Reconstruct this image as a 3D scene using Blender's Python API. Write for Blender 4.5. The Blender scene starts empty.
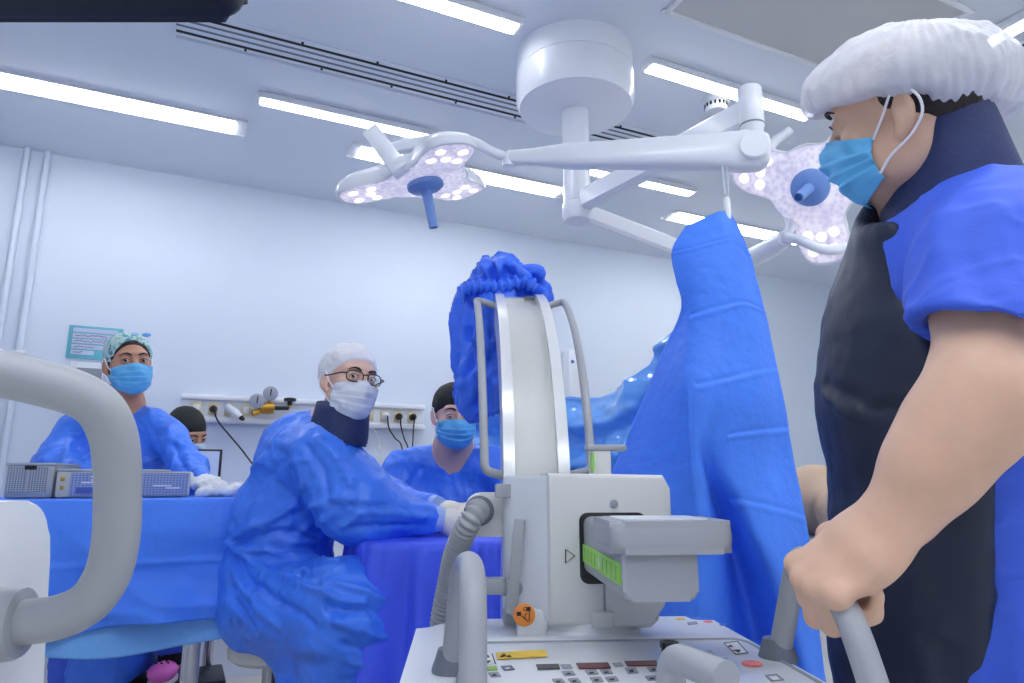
import bpy, bmesh, math, random
import numpy as np
import openvdb
from mathutils import Vector, Matrix

random.seed(4)
S = bpy.context.scene
COL = S.collection
PI = math.pi

# ------------------------------------------------------------------ camera geometry (metres, z up)
EYE_H = 1.10
FPX = 683.0
YAW, PIT = math.radians(25.5), math.radians(11.5)
CF = np.array([math.sin(YAW) * math.cos(PIT), math.cos(YAW) * math.cos(PIT), math.sin(PIT)])
CR = np.array([math.cos(YAW), -math.sin(YAW), 0.0])
CU = np.cross(CR, CF)
EYE = np.array([0.0, 0.0, EYE_H])
CEIL = 2.80


def ray(x, y):
    return CF + (x - 512) / FPX * CR + (341.5 - y) / FPX * CU


def U(x, y, t):
    return EYE + t * ray(x, y)


def Uz(x, y, z):
    d = ray(x, y)
    return EYE + d * ((z - EYE_H) / d[2])


def Uy(x, y, Y):
    d = ray(x, y)
    return EYE + d * (Y / d[1])


def V(*a):
    return np.array(a, float)


def unit(v):
    v = np.asarray(v, float)
    return v / (np.linalg.norm(v) + 1e-12)


# ------------------------------------------------------------------ materials
def lin(c):
    c = [v / 255.0 for v in c]
    return tuple(v / 12.92 if v <= 0.04045 else ((v + 0.055) / 1.055) ** 2.4 for v in c)


def mat(name, rgb, rough=0.5, metal=0.0, bump=None, vary=None, sheen=0.0, emit=None, alpha=None, spec=0.5, trans=0.0, coat=0.0, sss=0.0):
    """rgb in 0-255; bump=(scale, strength[, stretch xyz]); vary=(scale, amount)"""
    m = bpy.data.materials.new(name)
    m.use_nodes = True
    nt = m.node_tree
    N, L = nt.nodes, nt.links
    b = N['Principled BSDF']
    c = lin(rgb)
    b.inputs['Base Color'].default_value = (*c, 1)
    b.inputs['Roughness'].default_value = rough
    b.inputs['Metallic'].default_value = metal
    b.inputs['Specular IOR Level'].default_value = spec
    b.inputs['Sheen Weight'].default_value = sheen
    b.inputs['Coat Weight'].default_value = coat
    b.inputs['Transmission Weight'].default_value = trans
    if sss:
        b.inputs['Subsurface Weight'].default_value = sss
        b.inputs['Subsurface Radius'].default_value = (0.012, 0.005, 0.003)
        b.inputs['Subsurface Scale'].default_value = 1.0
    if alpha is not None:
        b.inputs['Alpha'].default_value = alpha
    if emit:
        b.inputs['Emission Color'].default_value = (*lin(emit[0]), 1)
        b.inputs['Emission Strength'].default_value = emit[1]
    tc = N.new('ShaderNodeTexCoord')
    if bump:
        mp = N.new('ShaderNodeMapping')
        if len(bump) > 2:
            mp.inputs['Scale'].default_value = bump[2]
        no = N.new('ShaderNodeTexNoise')
        no.inputs['Scale'].default_value = bump[0]
        no.inputs['Detail'].default_value = 4
        bp = N.new('ShaderNodeBump')
        bp.inputs['Strength'].default_value = bump[1]
        bp.inputs['Distance'].default_value = 0.01
        L.new(tc.outputs['Object'], mp.inputs['Vector'])
        L.new(mp.outputs['Vector'], no.inputs['Vector'])
        L.new(no.outputs['Fac'], bp.inputs['Height'])
        L.new(bp.outputs['Normal'], b.inputs['Normal'])
    if vary:
        no = N.new('ShaderNodeTexNoise')
        no.inputs['Scale'].default_value = vary[0]
        no.inputs['Detail'].default_value = 3
        hs = N.new('ShaderNodeHueSaturation')
        hs.inputs['Color'].default_value = (*c, 1)
        mr = N.new('ShaderNodeMapRange')
        mr.inputs['From Min'].default_value = 0.3
        mr.inputs['From Max'].default_value = 0.7
        mr.inputs['To Min'].default_value = 1 - vary[1]
        mr.inputs['To Max'].default_value = 1 + vary[1]
        L.new(tc.outputs['Object'], no.inputs['Vector'])
        L.new(no.outputs['Fac'], mr.inputs['Value'])
        L.new(mr.outputs['Result'], hs.inputs['Value'])
        L.new(hs.outputs['Color'], b.inputs['Base Color'])
    return m


# ------------------------------------------------------------------ mesh builder
class MB:
    def __init__(self):
        self.v, self.f, self.m, self.n = [], [], [], 0

    def add(self, verts, faces, mi=0):
        verts = np.asarray(verts, float)
        self.v.append(verts)
        n = self.n
        self.f.extend([tuple(int(i) + n for i in f) for f in faces])
        self.m.extend([mi] * len(faces))
        self.n += len(verts)
        return self

    def verts(self):
        return np.concatenate(self.v) if self.v else np.zeros((0, 3))

    def box(self, c, s, R=None, bev=0.0, seg=2, mi=0):
        """box centred at c with full sizes s; R columns = local axes in world"""
        bm = bmesh.new()
        bmesh.ops.create_cube(bm, size=1.0)
        for v in bm.verts:
            v.co = Vector((v.co.x * s[0], v.co.y * s[1], v.co.z * s[2]))
        if bev:
            bmesh.ops.bevel(bm, geom=list(bm.edges), offset=bev, segments=seg, profile=0.5, affect='EDGES')
        return self._bm(bm, c, R, mi)

    def _bm(self, bm, c, R, mi):
        bm.verts.index_update()
        vs = np.array([v.co[:] for v in bm.verts])
        fs = [[v.index for v in f.verts] for f in bm.faces]
        bm.free()
        if R is not None:
            vs = vs @ np.asarray(R, float).T
        return self.add(vs + np.asarray(c, float), fs, mi)

    def prism(self, outline, h0, h1, M=None, bev=0.0, seg=2, mi=0):
        """2D outline (ccw) extruded h0..h1 along local z; M = (origin, R)"""
        bm = bmesh.new()
        lo = [bm.verts.new((x, y, h0)) for x, y in outline]
        hi = [bm.verts.new((x, y, h1)) for x, y in outline]
        n = len(outline)
        bm.faces.new(lo[::-1])
        top = bm.faces.new(hi)
        for i in range(n):
            bm.faces.new((lo[i], lo[(i + 1) % n], hi[(i + 1) % n], hi[i]))
        if bev:
            ed = [e for e in bm.edges if abs(e.verts[0].co.z - e.verts[1].co.z) < 1e-9]
            bmesh.ops.bevel(bm, geom=ed, offset=bev, segments=seg, profile=0.5, affect='EDGES')
        o, R = M if M else (V(0, 0, 0), None)
        return self._bm(bm, o, R, mi)

    def tube(self, pts, r, n=12, cap=True, mi=0, flat=1.0, up=None):
        pts = np.asarray(pts, float)
        k = len(pts)
        r = np.full(k, r, float) if np.isscalar(r) else np.asarray(r, float)
        T = np.gradient(pts, axis=0)
        T /= np.linalg.norm(T, axis=1)[:, None] + 1e-12
        a = np.asarray(up, float) if up is not None else (V(0, 0, 1) if abs(T[0, 2]) < 0.9 else V(1, 0, 0))
        rings = []
        nrm = unit(a - T[0] * (a @ T[0]))
        for i in range(k):
            nrm = unit(nrm - T[i] * (nrm @ T[i]))
            if up is not None:
                nrm = unit(np.asarray(up, float) - T[i] * (np.asarray(up, float) @ T[i]))
            bn = np.cross(T[i], nrm)
            th = np.linspace(0, 2 * PI, n, endpoint=False)
            rings.append(pts[i] + r[i] * (np.cos(th)[:, None] * nrm * flat + np.sin(th)[:, None] * bn))
        vs = np.concatenate(rings)
        fs = []
        for i in range(k - 1):
            for j in range(n):
                fs.append((i * n + j, i * n + (j + 1) % n, (i + 1) * n + (j + 1) % n, (i + 1) * n + j))
        if cap:
            fs.append(tuple(range(n))[::-1])
            fs.append(tuple((k - 1) * n + j for j in range(n)))
        return self.add(vs, fs, mi)

    def lathe(self, prof, c=(0, 0, 0), R=None, n=32, mi=0, cap=True):
        """prof: list of (radius, height) revolved about local z"""
        th = np.linspace(0, 2 * PI, n, endpoint=False)
        vs = np.concatenate([np.stack([rr * np.cos(th), rr * np.sin(th), np.full(n, h)], 1) for rr, h in prof])
        fs = []
        k = len(prof)
        for i in range(k - 1):
            for j in range(n):
                fs.append((i * n + j, i * n + (j + 1) % n, (i + 1) * n + (j + 1) % n, (i + 1) * n + j))
        if cap:
            fs.append(tuple(range(n))[::-1])
            fs.append(tuple((k - 1) * n + j for j in range(n)))
        if R is not None:
            vs = vs @ np.asarray(R, float).T
        return self.add(vs + np.asarray(c, float), fs, mi)

    def ball(self, c, r, R=None, n=20, m=12, mi=0):
        prof = [(max(1e-5, math.sin(PI * i / m)), -math.cos(PI * i / m)) for i in range(m + 1)]
        rr = np.full(3, r, float) if np.isscalar(r) else np.asarray(r, float)
        Rm = np.eye(3) if R is None else np.asarray(R, float)
        return self.lathe(prof, c, Rm @ np.diag(rr), n, mi, cap=False)

    def grid(self, P, mi=0, closed_u=False):
        P = np.asarray(P, float)
        a, b = P.shape[:2]
        fs = []
        for i in range(a - 1):
            for j in range(b if closed_u else b - 1):
                fs.append((i * b + j, i * b + (j + 1) % b, (i + 1) * b + (j + 1) % b, (i + 1) * b + j))
        return self.add(P.reshape(-1, 3), fs, mi)


def frame(zax, hint=(0, 0, 1)):
    z = unit(zax)
    h = np.asarray(hint, float)
    if abs(z @ unit(h)) > 0.98:
        h = V(1, 0, 0) if abs(z[0]) < 0.9 else V(0, 1, 0)
    x = unit(np.cross(h, z))
    y = np.cross(z, x)
    return np.stack([x, y, z], 1)


def spline(pts, n=8, closed=False):
    P = np.asarray(pts, float)
    k = len(P)
    if closed:
        Q = np.concatenate([P[-1:], P, P[:2]])
        segs = k
    else:
        Q = np.concatenate([2 * P[:1] - P[1:2], P, 2 * P[-1:] - P[-2:-1]])
        segs = k - 1
    out = []
    for i in range(segs):
        p0, p1, p2, p3 = Q[i:i + 4]
        for s in range(n):
            t = s / n
            out.append(0.5 * (2 * p1 + (p2 - p0) * t + (2 * p0 - 5 * p1 + 4 * p2 - p3) * t * t + (3 * p1 - p0 - 3 * p2 + p3) * t ** 3))
    if not closed:
        out.append(P[-1])
    return np.array(out)


def bend(pts, rad, n=6):
    """polyline with rounded corners"""
    P = [np.asarray(p, float) for p in pts]
    out = [P[0]]
    for i in range(1, len(P) - 1):
        a, b, c = P[i - 1], P[i], P[i + 1]
        r = min(rad, 0.49 * np.linalg.norm(a - b), 0.49 * np.linalg.norm(c - b))
        p, q = b + unit(a - b) * r, b + unit(c - b) * r
        for s in range(n + 1):
            t = s / n
            out.append((1 - t) ** 2 * p + 2 * t * (1 - t) * b + t * t * q)
    out.append(P[-1])
    return np.array(out)


def resample(pts, n):
    P = np.asarray(pts, float)
    d = np.concatenate([[0], np.cumsum(np.linalg.norm(np.diff(P, axis=0), axis=1))])
    s = np.linspace(0, d[-1], n)
    return np.stack([np.interp(s, d, P[:, i]) for i in range(P.shape[1])], 1)


def bicubic(C, nu, nv):
    """Catmull-Rom surface through a control net C[rows][cols][3] -> rows*nu x cols*nv grid"""
    C = np.asarray(C, float)
    A = np.stack([spline(C[:, j], nu) for j in range(C.shape[1])], 1)
    return np.stack([spline(A[i], nv) for i in range(A.shape[0])], 0)


def grid_normals(P):
    du = np.gradient(P, axis=0)
    dv = np.gradient(P, axis=1)
    n = np.cross(du, dv)
    return n / (np.linalg.norm(n, axis=2, keepdims=True) + 1e-12)


def sheet(P, th=0.002):
    """a cloth grid given real thickness"""
    n = grid_normals(P)
    a, b = P.shape[:2]
    mb = MB()
    top, bot = (P + n * th / 2).reshape(-1, 3), (P - n * th / 2).reshape(-1, 3)
    fs = []
    off = a * b
    for i in range(a - 1):
        for j in range(b - 1):
            q = (i * b + j, i * b + j + 1, (i + 1) * b + j + 1, (i + 1) * b + j)
            fs.append(q)
            fs.append(tuple(x + off for x in q[::-1]))
    rim = [i * b for i in range(a)] + [(a - 1) * b + j for j in range(1, b)] + [i * b + b - 1 for i in range(a - 2, -1, -1)] + [j for j in range(b - 2, 0, -1)]
    for i in range(len(rim)):
        p, q = rim[i], rim[(i + 1) % len(rim)]
        fs.append((p, q, q + off, p + off))
    mb.add(np.concatenate([top, bot]), fs)
    return mb


# ------------------------------------------------------------------ numpy noise
_rng = np.random.RandomState(7)
_PERM = _rng.permutation(256)
_VAL = _rng.rand(256) * 2 - 1


def noise3(p):
    p = np.asarray(p, float)
    i = np.floor(p).astype(int)
    f = p - i
    u = f * f * f * (f * (f * 6 - 15) + 10)

    def h(dx, dy, dz):
        return _VAL[(_PERM[(_PERM[(_PERM[(i[..., 0] + dx) & 255] + i[..., 1] + dy) & 255] + i[..., 2] + dz) & 255])]
    x0 = h(0, 0, 0) * (1 - u[..., 0]) + h(1, 0, 0) * u[..., 0]
    x1 = h(0, 1, 0) * (1 - u[..., 0]) + h(1, 1, 0) * u[..., 0]
    x2 = h(0, 0, 1) * (1 - u[..., 0]) + h(1, 0, 1) * u[..., 0]
    x3 = h(0, 1, 1) * (1 - u[..., 0]) + h(1, 1, 1) * u[..., 0]
    y0 = x0 * (1 - u[..., 1]) + x1 * u[..., 1]
    y1 = x2 * (1 - u[..., 1]) + x3 * u[..., 1]
    return y0 * (1 - u[..., 2]) + y1 * u[..., 2]


def ridge(p):
    """ridged fold pattern, 0..1 with soft crests"""
    return (1 - np.abs(noise3(p)) * 1.6).clip(0, 1) ** 2


# ------------------------------------------------------------------ objects
def link(o):
    COL.objects.link(o)
    return o


def mesh_obj(name, mb, m, parent=None, origin=None, smooth=True, angle=40):
    me = bpy.data.meshes.new(name)
    vs = mb.verts()
    o0 = np.zeros(3) if origin is None else np.asarray(origin, float)
    base = root_loc(parent) if parent is not None else np.zeros(3)
    me.from_pydata([tuple(v) for v in (vs - o0)], [], mb.f)
    ms = m if isinstance(m, (list, tuple)) else [m]
    for x in ms:
        me.materials.append(x)
    if len(ms) > 1:
        me.polygons.foreach_set('material_index', mb.m)
    me.update()
    bm = bmesh.new()
    bm.from_mesh(me)
    bmesh.ops.recalc_face_normals(bm, faces=bm.faces)
    if smooth and angle < 180:
        ca = math.radians(angle)
        for f in bm.faces:
            f.smooth = True
        for e in bm.edges:
            if len(e.link_faces) == 2 and e.calc_face_angle(0) > ca:
                e.smooth = False
    elif smooth:
        for f in bm.faces:
            f.smooth = True
    bm.to_mesh(me)
    bm.free()
    o = bpy.data.objects.new(name, me)
    link(o)
    if parent is not None:
        o.parent = parent
    o.location = tuple(o0 - base)
    return o


def root_loc(o):
    p = np.zeros(3)
    while o is not None:
        p = p + np.array(o.location)
        o = o.parent
    return p


def tag(o, label=None, cat=None, group=None, kind=None):
    if label:
        o['label'] = label
    if cat:
        o['category'] = cat
    if group:
        o['group'] = group
    if kind:
        o['kind'] = kind
    return o


def thing(name, label, cat, loc=(0, 0, 0), group=None):
    o = bpy.data.objects.new(name, None)
    o.empty_display_size = 0.1
    link(o)
    o.location = tuple(loc)
    return tag(o, label, cat, group)


def struct(name, mb, m, **k):
    return tag(mesh_obj(name, mb, m, **k), kind='structure')


def copy_tree(o, parent=None, delta=None):
    c = o.copy()
    link(c)
    if parent is not None:
        c.parent = parent
    if delta is not None:
        c.location = Vector(o.location) + Vector(delta)
    for ch in list(o.children):
        copy_tree(ch, c)
    return c


# ------------------------------------------------------------------ signed-distance sculpting (for bodies and clothing)
class Sculpt:
    """A list of rounded primitives blended together, evaluated anywhere, meshed on a voxel grid."""

    def __init__(self):
        self.p = []

    def cone(self, a, b, ra, rb, k=0.02, op='+'):
        a, b = np.asarray(a, float), np.asarray(b, float)

        def fn(X):
            ab = b - a
            t = ((X - a) @ ab / (ab @ ab + 1e-12)).clip(0, 1)
            return np.linalg.norm(X - a - t[..., None] * ab, axis=-1) - (ra + (rb - ra) * t)
        lo = np.minimum(a - ra, b - rb)
        hi = np.maximum(a + ra, b + rb)
        self.p.append((fn, lo, hi, k, op))
        return self

    def chain(self, pts, rs, k=0.02, op='+'):
        for i in range(len(pts) - 1):
            self.cone(pts[i], pts[i + 1], rs[i], rs[i + 1], k, op)
        return self

    def ell(self, c, r, R=None, k=0.02, op='+'):
        c, r = np.asarray(c, float), np.asarray(r, float)
        Rm = np.eye(3) if R is None else np.asarray(R, float)

        def fn(X):
            q = (X - c) @ Rm
            k0 = np.linalg.norm(q / r, axis=-1)
            k1 = np.linalg.norm(q / (r * r), axis=-1)
            return np.where(k0 < 1e-6, -r.min(), k0 * (k0 - 1) / (k1 + 1e-9))
        ext = np.sqrt(((Rm * r) ** 2).sum(1))
        self.p.append((fn, c - ext, c + ext, k, op))
        return self

    def box(self, c, s, R=None, rd=0.01, k=0.01, op='+'):
        c, h = np.asarray(c, float), np.asarray(s, float) / 2 - rd
        Rm = np.eye(3) if R is None else np.asarray(R, float)

        def fn(X):
            q = np.abs((X - c) @ Rm) - h
            return np.linalg.norm(np.maximum(q, 0), axis=-1) + np.minimum(q.max(-1), 0) - rd
        ext = np.abs(Rm * (h + rd)).sum(1)
        self.p.append((fn, c - ext, c + ext, k, op))
        return self

    def ecap(self, a, b, ra, rb, side, k=0.02, op='+'):
        """tapered bar with elliptical section: ra, rb = (width, depth); side = direction of width"""
        a, b = np.asarray(a, float), np.asarray(b, float)
        ax = unit(b - a)
        s = unit(np.asarray(side, float) - ax * (ax @ np.asarray(side, float)))
        d = np.cross(ax, s)

        def fn(X):
            ab = b - a
            t = ((X - a) @ ab / (ab @ ab)).clip(0, 1)
            w = ra[0] + (rb[0] - ra[0]) * t
            e = ra[1] + (rb[1] - ra[1]) * t
            q = X - a - t[..., None] * ab
            x, y, z = q @ s, q @ d, q @ ax
            m = np.minimum(w, e)
            k0 = np.sqrt((x / w) ** 2 + (y / e) ** 2 + (z / m) ** 2)
            k1 = np.sqrt((x / w ** 2) ** 2 + (y / e ** 2) ** 2 + (z / m ** 2) ** 2)
            return np.where(k0 < 1e-6, -m, k0 * (k0 - 1) / (k1 + 1e-9))
        R1 = max(*ra, *rb)
        self.p.append((fn, np.minimum(a, b) - R1, np.maximum(a, b) + R1, k, op))
        return self

    def half(self, o, n, k=0.004):
        """cut away everything on the side n points to"""
        o, n = np.asarray(o, float), unit(n)
        self.p.append((lambda X: -((X - o) @ n), None, None, k, '-'))
        return self

    @staticmethod
    def _mix(d, e, k, op):
        if op == '-':
            e = -e
            h = (k - np.abs(d - e)).clip(0) / max(k, 1e-6)
            return np.maximum(d, e) + h * h * k / 4
        h = (k - np.abs(d - e)).clip(0) / max(k, 1e-6)
        return np.minimum(d, e) - h * h * k / 4

    def eval(self, X):
        X = np.asarray(X, float)
        d = np.full(X.shape[:-1], 10.0)
        for fn, lo, hi, k, op in self.p:
            d = self._mix(d, fn(X), k, op)
        return d

    def mesh(self, vox, pad=0.01, smooth=2):
        los = [p[1] for p in self.p if p[4] == '+']
        his = [p[2] for p in self.p if p[4] == '+']
        lo = np.min(los, axis=0) - pad - 3 * vox
        hi = np.max(his, axis=0) + pad + 3 * vox
        n = np.ceil((hi - lo) / vox).astype(int) + 1
        D = np.full(n, 1.0, np.float32)
        ax = [lo[i] + vox * np.arange(n[i]) for i in range(3)]
        for fn, a, b, k, op in self.p:
            if a is None:
                i0, i1 = np.zeros(3, int), n
            else:
                m = k + 4 * vox
                i0 = np.floor((a - m - lo) / vox).astype(int).clip(0, n)
                i1 = (np.ceil((b + m - lo) / vox).astype(int) + 1).clip(0, n)
            if (i1 <= i0).any():
                continue
            X = np.stack(np.meshgrid(*[ax[q][i0[q]:i1[q]] for q in range(3)], indexing='ij'), -1)
            sl = tuple(slice(i0[q], i1[q]) for q in range(3))
            D[sl] = self._mix(D[sl], fn(X), k, op)
        D = np.clip(D, -4 * vox, 4 * vox)
        g = openvdb.FloatGrid(4 * vox)
        g.copyFromArray(D.astype(np.float32))
        pts, quads = g.convertToQuads(0.0)[:2] if isinstance(g.convertToQuads(0.0), tuple) else g.convertToQuads(0.0)
        P = np.asarray(pts, float) * vox + lo
        Q = np.asarray(quads, int)
        Q = keep_big(P, Q)[1]
        used = np.unique(Q)
        mp = np.full(len(P), -1)
        mp[used] = np.arange(len(used))
        P, Q = P[used], mp[Q]
        return relax(P, Q, smooth), Q


def keep_big(P, Q, frac=0.02):
    n = len(P)
    lab = np.arange(n)
    E = np.concatenate([Q[:, [0, 1]], Q[:, [1, 2]], Q[:, [2, 3]], Q[:, [3, 0]]])
    for _ in range(400):
        m = np.minimum(lab[E[:, 0]], lab[E[:, 1]])
        new = lab.copy()
        np.minimum.at(new, E[:, 0], m)
        np.minimum.at(new, E[:, 1], m)
        new = new[new]
        if (new == lab).all():
            break
        lab = new
    L = lab[Q[:, 0]]
    ids, cnt = np.unique(L, return_counts=True)
    ok = ids[cnt >= cnt.max() * frac]
    return P, Q[np.isin(L, ok)]


def edges_of(Q):
    return np.concatenate([Q[:, [0, 1]], Q[:, [1, 2]], Q[:, [2, 3]], Q[:, [3, 0]]])


def relax(P, Q, it=2, w=0.5):
    if it <= 0:
        return P
    E = edges_of(Q)
    for _ in range(it):
        acc = np.zeros_like(P)
        c = np.zeros(len(P))
        np.add.at(acc, E[:, 0], P[E[:, 1]])
        np.add.at(acc, E[:, 1], P[E[:, 0]])
        np.add.at(c, E[:, 0], 1)
        np.add.at(c, E[:, 1], 1)
        P = P * (1 - w) + w * acc / np.maximum(c, 1)[:, None]
    return P


def vnormals(P, Q):
    n = np.cross(P[Q[:, 2]] - P[Q[:, 0]], P[Q[:, 3]] - P[Q[:, 1]])
    vn = np.zeros_like(P)
    for k in range(4):
        np.add.at(vn, Q[:, k], n)
    vn /= np.linalg.norm(vn, axis=1)[:, None] + 1e-12
    return vn


def outward(P, Q):
    n = np.cross(P[Q[:, 2]] - P[Q[:, 0]], P[Q[:, 3]] - P[Q[:, 1]])
    vol = (P[Q].mean(1) * n).sum()
    return Q if vol > 0 else Q[:, ::-1]


def sdf_obj(name, sc, vox, m, parent=None, smooth=2, disp=None, origin=None, after=0):
    P, Q = sc.mesh(vox, smooth=smooth)
    Q = outward(P, Q)
    if disp:
        P = P + vnormals(P, Q) * disp(P)[:, None]
    if after:
        P = relax(P, Q, after)
    mb = MB()
    mb.add(P, Q)
    return mesh_obj(name, mb, m, parent, angle=180, origin=origin), P, Q


def creases(lines, base=None):
    """lines: (points, amplitude, width): soft folds laid along the side of the cloth that faces the room's middle"""
    def fn(P):
        d = np.zeros(len(P)) if base is None else base(P)
        for pts, a, w in lines:
            pts = resample(spline(pts, 6), 14)
            on = []
            for q in pts:
                v = unit(q - EYE)
                rel = P - EYE
                t = rel @ v
                off = np.linalg.norm(rel - t[:, None] * v, axis=1)
                ok = off < .016
                if ok.any():
                    k = np.where(ok)[0][np.argmin(t[ok])]
                    on.append(P[k])
            if len(on) < 2:
                continue
            on = np.array(on)
            best = np.full(len(P), 9.0)
            for i in range(len(on) - 1):
                ab = on[i + 1] - on[i]
                if np.linalg.norm(ab) > .12:
                    continue
                t = ((P - on[i]) @ ab / (ab @ ab + 1e-12)).clip(0, 1)
                best = np.minimum(best, np.linalg.norm(P - on[i] - t[:, None] * ab, axis=1))
            d = d + a * np.exp(-(best / w) ** 2)
        return d
    return fn
# ================================================================== ROOM
M = {}
M['wall'] = mat('wall_paint', (218, 226, 238), 0.55, bump=(60, 0.03), spec=0.3)
M['ceil'] = mat('ceiling_paint', (224, 230, 240), 0.5, bump=(40, 0.03), spec=0.3)
M['ceil_panel'] = mat('filter_panel_grey', (200, 200, 199), 0.6)
M['floor'] = mat('floor_vinyl', (218, 214, 206), 0.35, vary=(4, 0.06))
M['white'] = mat('white_enamel', (232, 234, 238), 0.28)
M['white_soft'] = mat('white_plastic', (224, 227, 232), 0.4)
M['black'] = mat('black_plastic', (18, 19, 22), 0.4)
M['dark_slot'] = mat('slot_black', (14, 15, 17), 0.7)
M['alu'] = mat('brushed_aluminium', (176, 183, 192), 0.35, metal=0.35)
M['steel'] = mat('stainless_steel', (196, 198, 200), 0.25, metal=0.95)
M['chrome'] = mat('chrome', (220, 222, 226), 0.1, metal=1.0)
M['light'] = mat('tube_glow', (255, 255, 255), 0.4, emit=((248, 251, 255), 8.0))
M['light_fill'] = mat('fill_light_glow', (255, 255, 255), 0.4, emit=((248, 251, 255), 20.0))
M['light_wide'] = mat('troffer_glow', (255, 255, 255), 0.4, emit=((248, 251, 255), 6.0))
M['glass'] = mat('clear_glass', (240, 245, 250), 0.05, trans=1.0)

YF = 4.08          # far wall
XL, XR, YN = -2.0, 6.4, -2.4


def slab(name, c, s, m):
    return struct(name, MB().box(c, s), m, smooth=False)


slab('floor', ((XL + XR) / 2, (YF + YN) / 2, -0.05), (XR - XL + .4, YF - YN + .4, 0.1), M['floor'])
slab('ceiling', ((XL + XR) / 2, (YF + YN) / 2, CEIL + 0.05), (XR - XL + .4, YF - YN + .4, 0.1), M['ceil'])
slab('wall_far', ((XL + XR) / 2, YF + 0.05, CEIL / 2), (XR - XL + .4, 0.1, CEIL), M['wall'])
slab('wall_near', ((XL + XR) / 2, YN - 0.05, CEIL / 2), (XR - XL + .4, 0.1, CEIL), M['wall'])
slab('wall_left', (XL - 0.05, (YF + YN) / 2, CEIL / 2), (0.1, YF - YN, CEIL), M['wall'])
slab('wall_right', (XR + 0.05, (YF + YN) / 2, CEIL / 2), (0.1, YF - YN, CEIL), M['wall'])
b = MB()
b.prism([(0, 0), (0.0, 0.09), (-0.012, 0.09), (-0.05, 0.02), (-0.05, 0)], 0, XR - XL, (V(XL, YF, 0), np.array([[0, 0, 1], [1, 0, 0], [0, 1, 0]], float)))
struct('baseboard_far', b, M['floor'], smooth=False)

# recessed filter panel in the ceiling with its frame
px0, px1, py0, py1 = 1.475, 2.475, 1.28, 1.765
b = MB()
for c, s in (((px0 + px1) / 2, py0, ), (px1 - px0 + .04, .02)), (((px0 + px1) / 2, py1), (px1 - px0 + .04, .02)), ((px0, (py0 + py1) / 2), (.02, py1 - py0)), ((px1, (py0 + py1) / 2), (.02, py1 - py0)):
    b.box((c[0], c[1], CEIL - .006), (s[0], s[1], .012), bev=.003)
t = tag(mesh_obj('trim_1', b, M['white']), kind='structure')
b = MB().box(((px0 + px1) / 2, (py0 + py1) / 2, CEIL - .002), (px1 - px0, py1 - py0, .004))
mesh_obj('filter_grille', b, M['ceil_panel'], t, smooth=False)


# slot vents: a frame with four dark slots and small screws
def slot_vent(label, p0, p1, w=0.125):
    p0, p1 = V(*p0, CEIL), V(*p1, CEIL)
    ax = unit(p1 - p0)
    sd = V(-ax[1], ax[0], 0)
    R = np.stack([ax, sd, V(0, 0, 1)], 1)
    Ln = np.linalg.norm(p1 - p0)
    mid = (p0 + p1) / 2
    t = thing('slot_vent', label, 'ceiling vent', mid, group=None)
    b = MB()
    b.box(mid + V(0, 0, -.004), (Ln, w + .05, .008), R, bev=.002)
    b.box(mid + sd * (w / 2 + .035) + V(0, 0, -.008), (Ln, .006, .016), R)
    mesh_obj('vent_frame', b, M['ceil'], t)
    for k, (o, ww, mm) in enumerate(((-.058, .014, 'dark_slot'), (-.022, .011, 'slot_grey'), (.016, .011, 'slot_grey'), (.056, .014, 'dark_slot'))):
        mesh_obj('slot', MB().box(mid + sd * o + V(0, 0, -.0085), (Ln, ww, .003), R), M[mm], t, smooth=False)
    n = int(Ln / 0.3)
    for i in range(n):
        for o in (-.075, .072):
            c = p0 + ax * (0.15 + i * 0.3 + (0.1 if o > 0 else 0)) + sd * o
            mesh_obj('screw', MB().lathe([(.0055, -.012), (.0055, -.006)], c, n=10), M['dark_slot'], t)
    return t


M['slot_grey'] = mat('slot_grey', (120, 128, 140), 0.6)
slot_vent('long white slot vent crossing the ceiling behind the surgical light mount', (-0.16, 2.60), (2.9, 2.60))
slot_vent('slot vent running away from the long one behind the white bouffant cap', (2.93, 2.45), (2.93, -0.4))

# conduits
for i, (x, lab) in enumerate(((-0.775, 'white wall conduit pipe, the one nearer the wall sign'), (-0.865, 'white wall conduit pipe, the one farther from the wall sign'))):
    t = thing('wall_conduit', lab, 'pipe', (x, YF, 0))
    mesh_obj('pipe', MB().tube([(x, YF - .02, 0.02), (x, YF - .02, CEIL)], .016, 12), M['wall'], t)
    for z in (1.72, 0.6):
        mesh_obj('pipe_clamp', MB().box((x, YF - .02, z), (.06, .04, .022), bev=.006), M['white_soft'], t)


# ceiling lights ------------------------------------------------------------
def bar_light(label, x0, x1, y, w=0.062, along='x', glow='light'):
    """slim surface mounted bar"""
    if along == 'x':
        c, sx, sy = V((x0 + x1) / 2, y, CEIL), x1 - x0, w
    else:
        c, sx, sy = V(y, (x0 + x1) / 2, CEIL), w, x1 - x0
    t = thing('ceiling_light', label, 'ceiling light', c, group=None)
    e = V(.06, 0, 0) if along == 'x' else V(0, .06, 0)
    k = V(1, 0, 0) if along == 'x' else V(0, 1, 0)
    mesh_obj('light_housing', MB().box(c - V(0, 0, .016), (sx + .03, sy + .012, .032), bev=.005), M['white'], t)
    mesh_obj('light_tube', MB().box(c - V(0, 0, .031), (sx, sy, .012), bev=.004, seg=2), M[glow], t)
    return t


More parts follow.
